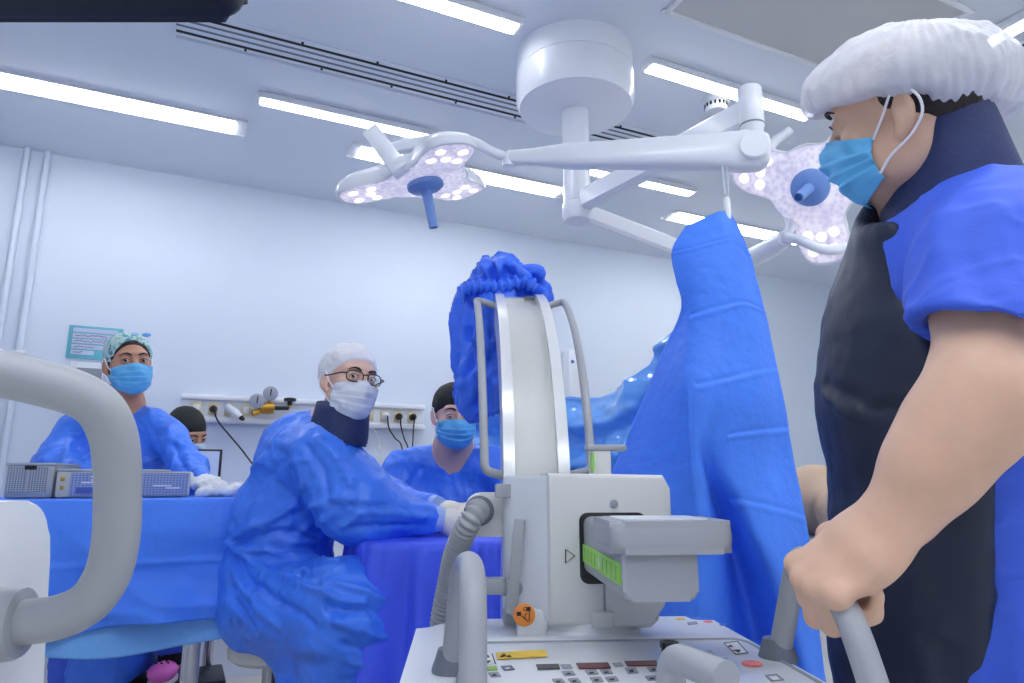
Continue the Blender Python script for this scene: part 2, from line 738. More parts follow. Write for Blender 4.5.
def wide_light(label, x0, x1, y, w=0.115):
    c = V((x0 + x1) / 2, y, CEIL)
    t = thing('ceiling_light', label, 'ceiling light', c, group=None)
    for s in (-1, 1):
        mesh_obj('side_strip', MB().box(c + V(0, s * (w / 2 + .018), -.006), (x1 - x0 + .09, .012, .012), bev=.003), M['white'], t)
        mesh_obj('end_plate', MB().box(c + V(s * ((x1 - x0) / 2 + .025), 0, -.004), (.05, w + .03, .008), bev=.002), M['white'], t)
    mesh_obj('light_reflector', MB().box(c - V(0, 0, .002), (x1 - x0, w, .004)), M['light_wide'], t, smooth=False)
    for s in (-1, 1):
        mesh_obj('light_tube', MB().tube([c + V(-(x1 - x0) / 2 + .02, s * .026, -.016), c + V((x1 - x0) / 2 - .02, s * .026, -.016)], .013, 12), M['light'], t)
    return t


bar_light('white bar ceiling light above the black monitor, cut by the top of the photo', 0.10, 1.0, 2.06)
bar_light('bar ceiling light between the surgical light mount and the filter panel', 1.60, 2.52, 2.045)
bar_light('bar ceiling light passing above the left lamp head', 0.18, 1.0, 3.0)
bar_light('short bar ceiling light seen below the white boom arm', 1.76, 2.6, 2.975)
bar_light('bar ceiling light pointing away behind the bouffant cap', 0.55, 1.47, 2.70, along='y')
wide_light('wide twin-tube ceiling light at the left edge below the black monitor', -1.15, 0.10, 3.35)
wide_light('wide ceiling light partly behind the left lamp head', 0.70, 1.91, 3.34)
wide_light('wide ceiling light behind the tip of the hanging blue drape', 2.76, 3.9, 3.34)
# unseen bar lights added behind the camera as fill for the room
for y in (0.3, -1.2):
    for x in (-0.9, 1.0, 4.6):
        bar_light('unseen bar light added as fill behind the photographer', x, x + 1.3, y, w=.11, glow='light_fill')['group'] = 'added fill lights behind the photographer'

# smoke detector
c = V(2.05, 2.15, CEIL)
t = thing('smoke_detector', 'small round white smoke detector on the ceiling beside the boom arm', 'smoke detector', c)
mesh_obj('detector_base', MB().lathe([(.062, 0), (.062, -.018), (.055, -.024)], c, n=28), M['white'], t)
mesh_obj('detector_head', MB().lathe([(.048, -.02), (.05, -.05), (.04, -.064), (.012, -.07)], c, n=28), M['white'], t)
for k in range(16):
    a = k * PI / 8
    mesh_obj('detector_slit', MB().box(c + V(.0495 * math.cos(a), .0495 * math.sin(a), -.04), (.004, .009, .016), np.array([[math.cos(a), -math.sin(a), 0], [math.sin(a), math.cos(a), 0], [0, 0, 1]])), M['dark_slot'], t, smooth=False)

# ================================================================== SURGICAL LIGHT
M['lamp_white'] = mat('lamp_white', (236, 238, 244), 0.3, coat=0.2)
M['lamp_lilac'] = mat('lamp_underside', (206, 208, 226), 0.4)
M['lamp_blue'] = mat('lamp_handle_blue', (120, 158, 220), 0.45)
M['lamp_seam'] = mat('seam_grey', (120, 125, 138), 0.6)


def lens_material():
    m = mat('led_lens', (214, 208, 226), 0.25)
    nt = m.node_tree
    b = nt.nodes['Principled BSDF']
    tc = nt.nodes.new('ShaderNodeTexCoord')
    vo = nt.nodes.new('ShaderNodeTexVoronoi')
    vo.inputs['Scale'].default_value = 62
    no = nt.nodes.new('ShaderNodeTexNoise')
    no.inputs['Scale'].default_value = 13
    no.inputs['Detail'].default_value = 5
    mu = nt.nodes.new('ShaderNodeMath')
    mu.operation = 'MULTIPLY'
    cr = nt.nodes.new('ShaderNodeValToRGB')
    cr.color_ramp.elements[0].position = 0.10
    cr.color_ramp.elements[0].color = (0.42, 0.38, 0.52, 1)
    cr.color_ramp.elements[1].position = 0.38
    cr.color_ramp.elements[1].color = (1.0, 0.95, 0.94, 1)
    nt.links.new(tc.outputs['Object'], vo.inputs['Vector'])
    nt.links.new(tc.outputs['Object'], no.inputs['Vector'])
    nt.links.new(vo.outputs['Distance'], mu.inputs[0])
    nt.links.new(no.outputs['Fac'], mu.inputs[1])
    nt.links.new(mu.outputs[0], cr.inputs['Fac'])
    nt.links.new(cr.outputs['Color'], b.inputs['Emission Color'])
    b.inputs['Emission Strength'].default_value = 0.30
    return m


M['lens'] = lens_material()
M['led'] = mat('led_glow', (255, 250, 246), 0.3, emit=((255, 246, 240), .55))

hub = V(1.31, 2.155, CEIL)
lamp = thing('surgical_light', 'white ceiling-mounted surgical light with drum mount and two lamp heads on jointed arms', 'surgical light', hub)
mesh_obj('ceiling_drum', MB().lathe([(.235, 0), (.236, -.012), (.236, -.09), (.233, -.092), (.233, -.096), (.238, -.098), (.238, -.205), (.225, -.235), (.19, -.245), (.06, -.25)], hub, n=64), M['lamp_white'], lamp)
mesh_obj('post', MB().lathe([(.053, -.24), (.053, -.56), (.0545, -.562), (.0545, -.64), (.05, -.645)], hub, n=32), M['lamp_white'], lamp)
mesh_obj('post_cap', MB().lathe([(.055, -.642), (.06, -.655), (.06, -.69), (.05, -.712), (.02, -.716)], hub, n=32), M['lamp_white'], lamp)
zA = CEIL - .64


def boom(name, a, b, h0, h1, w, m, parent, bev=.012):
    """square-section arm from a to b, section height h0 -> h1"""
    a, b = np.asarray(a, float), np.asarray(b, float)
    x = unit(b - a)
    y = unit(np.cross(V(0, 0, 1), x))
    z = np.cross(x, y)
    mb = MB()
    P = []
    for p, h in ((a, h0), (b, h1)):
        ring = []
        for sy, sz in ((-1, -1), (1, -1), (1, 1), (-1, 1)):
            for q in ((0, 1), (1, 0)) if sy * sz > 0 else ((1, 0), (0, 1)):
                ring.append(p + y * sy * (w / 2 - bev * q[0]) + z * sz * (h / 2 - bev * q[1]))
        P.append(ring)
    mb.grid(P, closed_u=True)
    n = 8
    mb.f.append(tuple(range(n)))
    mb.f.append(tuple(range(n, 2 * n)))
    mb.m += [0, 0]
    return mesh_obj(name, mb, m, parent)


# arm 1 towards the camera
e1 = Uz(751, 112, zA)
d1 = unit(e1 - V(hub[0], hub[1], zA))
boom('boom_arm', V(hub[0], hub[1], zA) + d1 * .04, e1, .085, .085, .055, M['lamp_white'], lamp)
mesh_obj('arm_joint', MB().lathe([(.032, .075), (.035, .07), (.035, -.05), (.031, -.055), (.03, -.15)], e1, n=28), M['lamp_white'], lamp)
mesh_obj('joint_seam', MB().lathe([(.0356, -.047), (.0356, -.042)], e1, n=28), M['lamp_seam'], lamp)
k1 = e1 + V(0, 0, -.125)
y1 = U(508, 158, 2.22)          # yoke joint of the left lamp head
ax = unit(y1 - k1)
sd = unit(np.cross(V(0, 0, 1), ax))
up = np.cross(ax, sd)
P = []
for s, hh, ww in ((-.045, .024, .02), (-.036, .046, .034), (-.015, .058, .038), (.03, .06, .04), (.12, .054, .038), (.4, .043, .033), (.54, .040, .03), (.58, .036, .028), (.66, .026, .022), (.74, .022, .018)):
    L = np.linalg.norm(y1 - k1)
    p = k1 + ax * (s / .74 * L if s > 0 else s)
    th = np.linspace(0, 2 * PI, 24, endpoint=False)
    c, sn = np.cos(th), np.sin(th)
    P.append([p + sd * ww * np.sign(a) * abs(a) ** .6 + up * hh * np.sign(q) * abs(q) ** .6 for a, q in zip(c, sn)])
b = MB()
b.grid(P, closed_u=True)
b.f.append(tuple(range(24)))
b.f.append(tuple(range(9 * 24, 240)))
b.m += [0, 0]
mesh_obj('spring_arm', b, M['lamp_white'], lamp)
side = -np.sign(sd @ CF) * sd
mesh_obj('joint_cover', MB().lathe([(.042, 0), (.042, .010), (.038, .014), (.01, .0145)], k1 + side * .036, frame(side), n=32), M['lamp_white'], lamp)
# arm 2 going away behind the drape
e2 = V(hub[0], hub[1], zA) + unit(Uz(724, 261, zA) - V(hub[0], hub[1], zA)) * 0.92
d2 = unit(e2 - V(hub[0], hub[1], zA))
boom('boom_arm', V(hub[0], hub[1], zA - .03) + d2 * .05, e2 + V(0, 0, -.03), .075, .085, .055, M['lamp_white'], lamp)
mesh_obj('arm_joint', MB().lathe([(.04, .04), (.043, .035), (.043, -.09), (.038, -.16)], e2, n=28), M['lamp_white'], lamp)
y2 = U(786, 238, 2.3)
mesh_obj('spring_arm', MB().tube(spline([e2 + V(0, 0, -.13), e2 * .7 + y2 * .3 + V(0, 0, -.09), y2 * .8 + e2 * .2 + V(0, 0, -.03), y2], 6), np.linspace(.05, .028, 19), 20), M['lamp_white'], lamp)


def lamp_head(c, n, e1, parent, size=0.27, phase=0.0):
    """three-lobed head; n is the direction it shines, e1 the axis of the first lobe"""
    n = unit(n)
    x = unit(np.asarray(e1, float) - n * (n @ np.asarray(e1, float)))
    y = np.cross(n, x)
    R = np.stack([x, y, n], 1)

    def outline(k):
        out = []
        for i in range(96):
            a = 2 * PI * i / 96
            q = ((a + PI / 3) % (2 * PI / 3)) - PI / 3
            lobe = math.exp(-(q / .46) ** 4)
            r = size * (0.50 + 0.50 * lobe) * (1 - .06 * lobe * (q / .4) ** 2)
            out.append((k * r * math.cos(a + phase), k * r * math.sin(a + phase)))
        return out
    O = np.array(outline(1.0))

    def ring(k, h, inset=0.0):
        rr = np.linalg.norm(O, axis=1, keepdims=True)
        q = O * (k - inset / rr)
        return np.column_stack([q, np.full(len(q), h)])
    prof = [(.30, -.062), (.62, -.058), (.86, -.046), (.96, -.028), (1.0, -.008), (1.0, .004), (.985, .010), (.955, .010)]
    P = np.stack([ring(k, h) for k, h in prof]) @ R.T + c
    b = MB()
    b.grid(P, closed_u=True)
    b.f.append(tuple(range(96)))
    b.m.append(0)
    hd = mesh_obj('lamp_head', b, M['lamp_white'], parent)
    P = np.stack([ring(.955, .008), ring(.93, .011), ring(.5, .013), ring(.02, .013)]) @ R.T + c
    b = MB()
    b.grid(P, closed_u=True)
    mesh_obj('lens', b, M['lens'], hd)
    for L in range(3):
        a0 = L * 2 * PI / 3 + phase
        for (rr, da) in ((.80, -.16), (.80, .16), (.60, -.25), (.60, .25), (.62, 0)):
            p = c + R @ V(size * rr * math.cos(a0 + da), size * rr * math.sin(a0 + da), .0135)
            mesh_obj('led', MB().lathe([(.017, 0), (.016, .002), (.004, .003)], p, R, n=14), M['led'], hd)
    b = MB()
    b.lathe([(.058, .012), (.062, .018), (.062, .03), (.05, .04), (.018, .043), (.017, .075), (.0155, .17), (.013, .172), (.012, .150)], c, R, n=32)
    mesh_obj('lamp_handle', b, M['lamp_blue'], hd)
    return hd, R


cL = U(424, 179, 2.3)
nL = -CU * 0.95 + CR * 0.20 - CF * 0.10
hd, RL = lamp_head(cL, nL, -CR * .94 - CU * .30, lamp, .30)
# yoke: the C tube and the flat bar on the back of the head
yk = [y1, U(492, 152, 2.22), U(470, 141, 2.24), U(440, 139, 2.30), U(410, 143, 2.36), U(385, 149, 2.40)]
mesh_obj('yoke_tube', MB().tube(spline(yk, 8), .0165, 16), M['lamp_white'], lamp)
p0, p1 = U(371, 131, 2.42), U(402, 172, 2.16)
ax = unit(p1 - p0)
sd = unit(np.cross(ax, CF))
mesh_obj('yoke_bar', MB().box((p0 + p1) / 2, (np.linalg.norm(p1 - p0), .06, .032), np.stack([ax, sd, np.cross(ax, sd)], 1), bev=.006), M['lamp_white'], lamp)
mesh_obj('yoke_pivot', MB().tube([y1 + V(0, 0, .012), y1 + V(0, 0, -.03)], .02, 16), M['lamp_white'], lamp)

cR = U(812, 186, 2.28)
nR = -CF * .70 - CR * .55 - CU * .36
hd, RR = lamp_head(cR, nR, CR * .9 - CF * .7 + CU * .25, lamp, .28, phase=.42)
yk = [y2, U(800, 240, 2.24), U(822, 249, 2.22), U(845, 248, 2.24), U(872, 236, 2.3), U(900, 205, 2.36), U(905, 180, 2.38)]
mesh_obj('yoke_tube', MB().tube(spline(yk, 8), .0165, 16), M['lamp_white'], lamp)
mesh_obj('yoke_tube', MB().tube(spline([y2, U(790, 222, 2.36), U(775, 190, 2.42), U(770, 150, 2.46), U(790, 130, 2.46)], 8), .016, 16), M['lamp_white'], lamp)
# ================================================================== C-ARM X-RAY UNIT
TA = math.radians(21.4)
FW = V(math.sin(TA), math.cos(TA), 0)
RT = V(math.cos(TA), -math.sin(TA), 0)
UP = V(0, 0, 1)


def W(a, b, c):
    return a * RT + b * FW + c * UP


RFACE = np.stack([RT, UP, -FW], 1)     # outlines drawn in (a, c), pushed towards the camera
RTOP = np.stack([RT, FW, UP], 1)       # outlines drawn in (a, b), pushed up


def rrect(x0, x1, y0, y1, r, n=5):
    out = []
    rs = r if isinstance(r, (tuple, list)) else (r,) * 4
    for (cx, cy, a0), q in zip(((x0, y0, PI), (x1, y0, 1.5 * PI), (x1, y1, 0), (x0, y1, .5 * PI)), rs):
        ox = cx + q if cx == x0 else cx - q
        oy = cy + q if cy == y0 else cy - q
        for i in range(n + 1):
            a = a0 + i * PI / 2 / n
            out.append((ox + q * math.cos(a), oy + q * math.sin(a)))
    return out


M['unit_white'] = mat('xray_unit_white', (222, 225, 229), 0.35, bump=(90, 0.02))
M['unit_warm'] = mat('xray_block_white', (216, 216, 214), 0.4, bump=(90, 0.02))
M['unit_grey'] = mat('xray_handle_grey', (162, 165, 170), 0.42, bump=(160, 0.05))
M['unit_mid'] = mat('xray_collar_grey', (112, 118, 128), 0.45)
M['panel'] = mat('membrane_panel', (226, 229, 234), 0.3)
M['rail_white'] = mat('arc_rail_white', (226, 228, 228), 0.22, metal=0.15)
M['arc_web'] = mat('arc_web_grey', (200, 201, 198), 0.38, metal=0.1)
M['green'] = mat('scale_green', (150, 218, 86), 0.4)
M['orange'] = mat('sticker_orange', (245, 150, 62), 0.5)
M['yellow'] = mat('label_yellow', (240, 200, 70), 0.5)
M['ink'] = mat('print_black', (30, 26, 28), 0.6)
M['btn_grey'] = mat('button_grey', (150, 156, 166), 0.5)
M['btn_dark'] = mat('button_dark', (104, 110, 124), 0.5)
M['btn_green'] = mat('button_green', (150, 190, 100), 0.5)
M['disp_dark'] = mat('display_dark', (60, 58, 58), 0.2)
M['disp_red'] = mat('display_red', (108, 44, 44), 0.2)
M['btn_red'] = mat('button_red', (240, 128, 120), 0.5)
M['label_white'] = mat('label_white', (236, 236, 236), 0.5)
M['label_blue'] = mat('label_blue', (70, 110, 200), 0.5)

ca = thing('x_ray_c_arm', 'white mobile x-ray arc unit with grey handles and button console in the middle foreground', 'x-ray machine', W(.2, 1.0, 0))

# trolley: console body, lower chassis, wheels
DK = .85
b = MB().prism(rrect(-.075, .462, .52, 1.335, (.05, .05, .04, .075)), .46, DK, (V(0, 0, 0), RTOP), bev=.03, seg=6)
body = mesh_obj('console_body', b, M['unit_white'], ca)
mesh_obj('chassis', MB().prism(rrect(-.02, .42, .56, 1.30, .05), .12, .47, (V(0, 0, 0), RTOP), bev=.02, seg=3), M['unit_white'], ca)
for sa in (-.03, .43):
    for bb in (.62, 1.24):
        wh = mesh_obj('wheel', MB().lathe([(.03, -.02), (.062, -.02), (.068, -.012), (.068, .012), (.062, .02), (.03, .02)], W(sa, bb, .068), np.stack([FW, UP, RT], 1), n=28), M['black'], ca)
        mesh_obj('wheel_fork', MB().box(W(sa, bb, .12), (.05, .05, .05), RTOP, bev=.01), M['unit_mid'], ca)
pan = mesh_obj('control_panel', MB().prism(rrect(.0, .446, .56, 1.125, (.03, .03, .03, .03)), DK - .002, DK + .004, (V(0, 0, 0), RTOP), bev=.002), M['panel'], ca)
b = MB().tube([W(x, y, DK + .003) for x, y in rrect(.0, .446, .56, 1.125, .03)] + [W(.0, .6, DK + .003)], .0035, 8)
mesh_obj('panel_rim', b, M['btn_grey'], ca)
mesh_obj('rear_ledge', MB().box(W(.205, 1.155, DK + .002), (.40, .03, .006), RTOP, bev=.002), M['unit_white'], ca)


def decal(name, pts, m, parent, z=DK + .0045, h=.0015):
    """a small raised key or label whose corners were measured on the console top"""
    P = [Uz(x, y, z) for x, y in pts]
    mb = MB()
    n = len(P)
    mb.add(P + [p + UP * h for p in P], [tuple(range(n))[::-1], tuple(range(n, 2 * n))] + [(i, (i + 1) % n, (i + 1) % n + n, i + n) for i in range(n)])
    return mesh_obj(name, mb, m, parent, smooth=False)


def q(x0, y0, x1, y1, sk=3):
    return [(x0, y0), (x1, y0 - .6), (x1 + sk, y1 - .6), (x0 + sk, y1)]


yl = decal('warning_label', [(496, 653.5), (545, 650.5), (547.5, 656.5), (498, 659.3)], M['yellow'], ca, z=DK + .0055)
decal('warning_mark', [(500, 656.6), (504, 653.8), (507, 656.4), (509, 655.2), (511.5, 656.6), (508.5, 657.6), (505.5, 656.2), (501, 657.6)], M['ink'], yl, z=DK + .007, h=.0006)
ar = decal('arrow_label', [(484, 654), (493.5, 653.3), (496.5, 664), (484.5, 664.6)], M['label_white'], ca)
decal('arrow_mark', [(485, 657.6), (488, 655), (489.5, 657.4)], M['ink'], ar, z=DK + .0062, h=.0006)
decal('arrow_mark', [(484.8, 661.2), (491, 660.7), (488, 663.4)], M['ink'], ar, z=DK + .0062, h=.0006)
decal('arrow_edge', [(491.5, 653.8), (492.4, 653.8), (496, 664), (495, 664)], M['ink'], ar, z=DK + .0062, h=.0006)
decal('button', q(486, 667.5, 496.5, 671, 1.2), M['btn_green'], ca)
for (x0, y0, x1, y1, mm) in ((501, 667, 511.5, 670.6, 'btn_dark'), (488, 673.4, 498, 677.4, 'btn_grey'), (562, 672.2, 572.5, 676, 'btn_grey'), (585, 671.2, 595.5, 675, 'btn_grey'), (600, 670.8, 610, 674.6, 'btn_grey'),
                             (552, 680, 562, 684, 'btn_grey'), (568, 679.6, 578, 683.6, 'btn_grey'), (590, 678.4, 600.5, 682.6, 'btn_grey'), (605, 678, 616, 682, 'btn_grey'), (625, 668.8, 635.5, 674, 'btn_grey'),
                             (647, 668, 657, 672, 'btn_grey'), (700, 652, 711, 655.2, 'btn_grey'), (716, 659, 727, 663, 'btn_grey'), (724, 667, 734, 671, 'btn_grey'), (645, 677, 656, 681, 'btn_grey')):
    bt = decal('button', q(x0, y0, x1, y1), M[mm], ca)
    w_ = (x1 - x0) * .3
    decal('button_mark', q(x0 + w_ + .8, y0 + 1.3, x1 - w_ + .8, y1 - 1.5, 1), M['label_white'] if mm == 'btn_dark' else M['ink'], bt, z=DK + .0062, h=.0005)
decal('display', q(536, 665.4, 558.5, 670, 1.6), M['disp_dark'], ca)
decal('display', q(576, 664, 608, 669.3), M['disp_red'], ca)
decal('display', q(624.5, 662, 656, 666.6), M['disp_red'], ca)
decal('display_label', q(560, 665, 570, 669), M['btn_grey'], ca, h=.0006)
decal('display_label', q(612, 663.4, 621, 667), M['btn_grey'], ca, h=.0006)
ar = decal('arrow_label', [(723.5, 643), (737.5, 641.3), (748.5, 653), (735.5, 654.6)], M['ink'], ca, h=.0006)
decal('arrow_face', [(725, 643.6), (737, 642.1), (747, 652.6), (736, 653.9)], M['label_white'], ar, z=DK + .0055, h=.0005)
decal('arrow_mark', [(728, 646.6), (730.5, 644.6), (733.5, 647)], M['ink'], ar, z=DK + .0065, h=.0004)
decal('arrow_mark', [(732.5, 650.2), (740.5, 649.6), (739.5, 652.6)], M['ink'], ar, z=DK + .0065, h=.0004)
cc = Uz(752, 664.5, DK + .0045)
mesh_obj('stop_button', MB().lathe([(.0135, 0), (.0135, .002), (.012, .003), (.003, .003)], cc, n=24), M['btn_red'], ca)
decal('symbol_label', [(765, 676), (777, 674.8), (784, 680.4), (771, 681.6)], M['btn_grey'], ca)
decal('symbol_mark', [(769, 676.8), (776, 676.1), (780, 679.4), (773, 680.2)], M['label_white'], ca, z=DK + .0062, h=.0005)
for pts, mm in (([(687, 622.6), (696, 621.6), (698, 624), (688, 625)], 'btn_grey'), ([(676, 618.4), (683, 617.8), (685, 619.6), (678, 620)], 'yellow'), ([(703, 621), (711, 620.6), (713, 622.4), (706, 623)], 'btn_red'), ([(692, 617.8), (699, 617.4), (701, 619), (694, 619.4)], 'label_blue'), ([(719, 624.2), (726, 623.6), (728, 625.4), (721, 626)], 'label_blue'), ([(519, 634.4), (527, 633.8), (528, 635), (520, 635.6)], 'btn_grey')):
    decal('deck_label', pts, M[mm], ca, z=DK + .0005, h=.0008)

# handles on the deck
TUBE_R = .0152


def foot(p, m='unit_mid', r=.027):
    return MB().lathe([(r, 0), (r, .006), (r - .003, .014), (.019, .03)], p, n=24)


def deck_handle(P, bendr, feet):
    h = mesh_obj('trolley_handle', MB().tube(bend(P, bendr, 8), TUBE_R, 20), M['unit_grey'], ca)
    for p in feet:
        mesh_obj('handle_collar', foot(p), M['unit_mid'], h)


deck_handle([W(-.010, .985, DK), W(.002, .93, .99), W(.012, .86, 1.004), W(.014, .785, .985), W(.014, .755, DK)], .045, [W(-.010, .985, DK - .001), W(.014, .755, DK - .001)])
deck_handle([W(.452, 1.012, DK), W(.470, .962, 1.004), W(.412, .742, .966), W(.424, .705, DK)], .045, [W(.452, 1.012, DK - .001), W(.424, .705, DK - .001)])
h = mesh_obj('brake_handle', MB().tube(bend([W(.206, .705, DK), W(.206, .705, .932), W(.232, .625, .932)], .022, 6), .0142, 20), M['unit_grey'], ca)
mesh_obj('handle_collar', foot(W(.206, .705, DK - .001)), M['unit_mid'], h)
b = MB()
for k in range(9):
    a = k * 2 * PI / 9
    b.box(W(.2065, .708, .941) + RT * .0068 * math.cos(a) + FW * .0068 * math.sin(a), (.004, .004, .006), RTOP)
b.lathe([(.008, -.004), (.008, .004), (.002, .006)], W(.2065, .708, .938), n=16)
mesh_obj('knurled_screw', b, M['black'], h)

# carriage block on its turntable
mesh_obj('turntable', MB().lathe([(.095, DK), (.095, DK + .008), (.088, DK + .012), (.084, DK + .026)], W(.212, 1.235, 0), n=48), M['unit_white'], ca)
prof = [(.142, .872), (.308, .866), (.322, .878), (.322, .905), (.339, .915), (.350, .93), (.350, 1.087), (.338, 1.109), (.142, 1.112)]
blk = mesh_obj('carriage_block', MB().prism(prof, -1.275, -1.150, (V(0, 0, 0), RFACE), bev=.008, seg=3), M['unit_warm'], ca)
side_ = [(.150, 1.156), (.150, 1.272), (.075, 1.272), (.075, 1.246), (.090, 1.225)]
mesh_obj('block_cheek', MB().prism(side_[::-1], .875, 1.108, (V(0, 0, 0), RTOP), bev=.006, seg=2), M['unit_white'], ca)
mesh_obj('block_foot', MB().box(W(.228, 1.150, .882), (.034, .02, .024), RTOP, bev=.003), M['unit_warm'], blk)
mesh_obj('block_seam', MB().box(W(.232, 1.149, .915), (.003, .004, .05), RTOP), M['btn_grey'], blk)
mesh_obj('screw_cap', MB().lathe([(.007, 0), (.007, .002), (.002, .003)], W(.252, 1.150, 1.062), RFACE, n=16), M['btn_grey'], blk)
tri = [W(.170, 1.149, .990), W(.170, 1.149, .969), W(.185, 1.149, .9795)]
mesh_obj('triangle_mark', MB().tube(tri + tri[:2], .0010, 6), M['ink'], blk)
mesh_obj('slide_recess', MB().prism(rrect(.193, .305, .936, 1.048, .014), -1.152, -1.147, (V(0, 0, 0), RFACE), bev=.001), M['black'], blk)
# slide arm with its grip
sl = mesh_obj('slide_arm', MB().prism(rrect(.200, .296, .953, 1.042, .012), -1.16, -.875, (V(0, 0, 0), RFACE), bev=.006, seg=3), M['unit_grey'], ca)
gb = []
mesh_obj('slide_grip', MB().prism(rrect(.186, .342, .862, 1.0, .016), 1.010, 1.050, (V(0, 0, 0), RTOP), bev=.016, seg=5), M['unit_grey'], ca)
mesh_obj('grip_plate', MB().prism(rrect(.205, .32, .89, .98, .01), 1.049, 1.0515, (V(0, 0, 0), RTOP), bev=.001), M['unit_white'], ca)
sc = mesh_obj('green_scale', MB().box(W(.1990, 1.015, .985), (.003, .262, .027), RTOP), M['green'], sl, smooth=False)
for k in range(9):
    if k != 4:
        mesh_obj('scale_tick', MB().box(W(.1972, .90 + k * .028, .985), (.0012, .0012, .018), RTOP), M['btn_green'], sc, smooth=False)
mesh_obj('scale_marker', MB().prism([(1.01, .975), (1.014, .985), (1.01, .995), (1.006, .985)], -.1978, -.1965, (V(0, 0, 0), np.stack([FW, UP, RT * -1], 1) @ np.diag([1, 1, 1.0])),), M['label_white'], sc, smooth=False)

# arc --------------------------------------------------------------------
AB, AC, AR = 1.895, .98, .622
A0, A1 = math.radians(-52), math.radians(71)


def arcp(a, r, th):
    return W(a, AB - r * math.cos(th), AC + r * math.sin(th))


def arc_strip(a0, a1, r0, r1, t0=A0, t1=A1, n=60, cap=True):
    mb = MB()
    P = []
    for i in range(n):
        th = t0 + (t1 - t0) * i / (n - 1)
        P.append([arcp(a0, r0, th), arcp(a1, r0, th), arcp(a1, r1, th), arcp(a0, r1, th)])
    mb.grid(P, closed_u=True)
    mb.f += [(0, 1, 2, 3), tuple(range(4 * n - 4, 4 * n))]
    mb.m += [0, 0]
    return mb


arc = mesh_obj('arc_web', arc_strip(.094, .184, .606, .545), M['arc_web'], ca)
mesh_obj('arc_rail', arc_strip(.0765, .0985, .624, .535), M['rail_white'], ca)
mesh_obj('arc_rail', arc_strip(.1795, .2015, .624, .535), M['rail_white'], ca)
mesh_obj('arc_end_plate', arc_strip(.098, .18, .616, .60, math.radians(67.5), math.radians(71.5), 4), M['rail_white'], ca)
mesh_obj('end_latch', arc_strip(.150, .176, .62, .612, math.radians(67), math.radians(71), 4), M['btn_dark'], ca)
for a_in, a_out in ((.0765, .030), (.2015, .248)):
    ths = np.radians(np.linspace(64, 17, 18))
    P = [arcp(a_in, .60, math.radians(67)), arcp((a_in + a_out) / 2, .605, math.radians(67.5))]
    P = [arcp(a_in, .598, math.radians(66.5))] + [arcp(a_out + (.012 * k / 19 if a_out < a_in else -.004 * k / 19), .612, t) for k, t in enumerate(np.radians(np.linspace(66.5, 13, 20)))] + [arcp(a_in, .598, math.radians(12.5))]
    mesh_obj('arc_handle', MB().tube(bend(P, .028, 5), .0085, 14), M['unit_grey'], ca)

# cable hose, joint housing, locks
mesh_obj('hose_joint', MB().prism(rrect(.006, .10, 1.0, 1.078, (.01, .01, .004, .03)), -1.335, -1.285, (V(0, 0, 0), RFACE), bev=.008, seg=3), M['unit_warm'], ca)
hp = spline([W(.032, 1.30, 1.046), W(.026, 1.262, 1.044), W(.010, 1.258, 1.02), W(-.010, 1.30, .97), W(-.022, 1.345, .91), W(-.036, 1.372, .83), W(-.04, 1.378, .72), W(-.03, 1.375, .6)], 24)
hp = resample(hp, 900)
rr = .0195 + .0026 * np.sin(np.arange(900) * 2 * PI / 15.0)
mesh_obj('cable_hose', MB().tube(hp, rr, 18), M['unit_grey'], ca)
mesh_obj('hose_ring', MB().lathe([(.026, 0), (.027, .006), (.022, .008)], W(.032, 1.285, 1.046), RFACE, n=28), M['unit_mid'], ca)
mesh_obj('lock_tab', MB().box(W(.073, 1.245, 1.082), (.028, .03, .024), RTOP, bev=.002), M['unit_grey'], ca)
ax = W(.110, 1.19, 1.032) - W(.094, 1.19, .880)
mesh_obj('lock_lever', MB().box((W(.099, 1.19, 1.036) + W(.083, 1.19, .884)) / 2, (.019, .006, np.linalg.norm(ax)), np.stack([unit(np.cross(FW, unit(ax))), FW, unit(ax)], 1), bev=.002), M['unit_grey'], ca)
mesh_obj('lock_knob', MB().box(W(.058, 1.225, .924), (.036, .03, .026), RTOP, bev=.003), M['unit_grey'], ca)
mesh_obj('lock_cone', MB().lathe([(.014, 0), (.014, .022), (.02, .045)], W(.072, 1.225, .921), np.stack([FW, UP, RT], 1), n=20), M['unit_grey'], ca)
mesh_obj('sticker_post', MB().box(W(.118, 1.188, .870), (.05, .03, .045), RTOP, bev=.004), M['unit_white'], ca)
cs = W(.104, 1.172, .886)
st = mesh_obj('lock_sticker', MB().lathe([(.0178, 0), (.0178, .002), (.0165, .003), (.002, .003)], cs, RFACE, n=32), M['orange'], ca)
F3 = -FW * .0035
for dx, dz in ((.0066, .0095), (-.0089, .0022)):
    mesh_obj('padlock_mark', MB().box(cs + RT * dx + UP * dz + F3, (.0070, .001, .0062), RTOP), M['ink'], st, smooth=False)
mesh_obj('padlock_shackle', MB().tube([cs + RT * (.0012 + .0026 * math.cos(a)) + UP * (.0095 + .0026 * math.sin(a)) + F3 for a in np.linspace(0, 2 * PI, 17)], .0006, 6, cap=False), M['ink'], st)
mesh_obj('padlock_shackle', MB().tube([cs + RT * (-.0125 + .0020 * math.cos(a)) + UP * (.0068 + .0020 * math.sin(a)) + F3 for a in np.linspace(.6, 5, 13)], .0006, 6), M['btn_red'], st)
mesh_obj('machine_mark', MB().tube([cs + RT * .0080 + UP * .006 + F3, cs + RT * .0076 - UP * .0100 + F3], .0008, 6), M['ink'], st)
mesh_obj('machine_mark', MB().tube([cs - RT * .0042 - UP * .0012 + F3, cs + RT * .0055 - UP * .0092 + F3], .0008, 6), M['ink'], st)
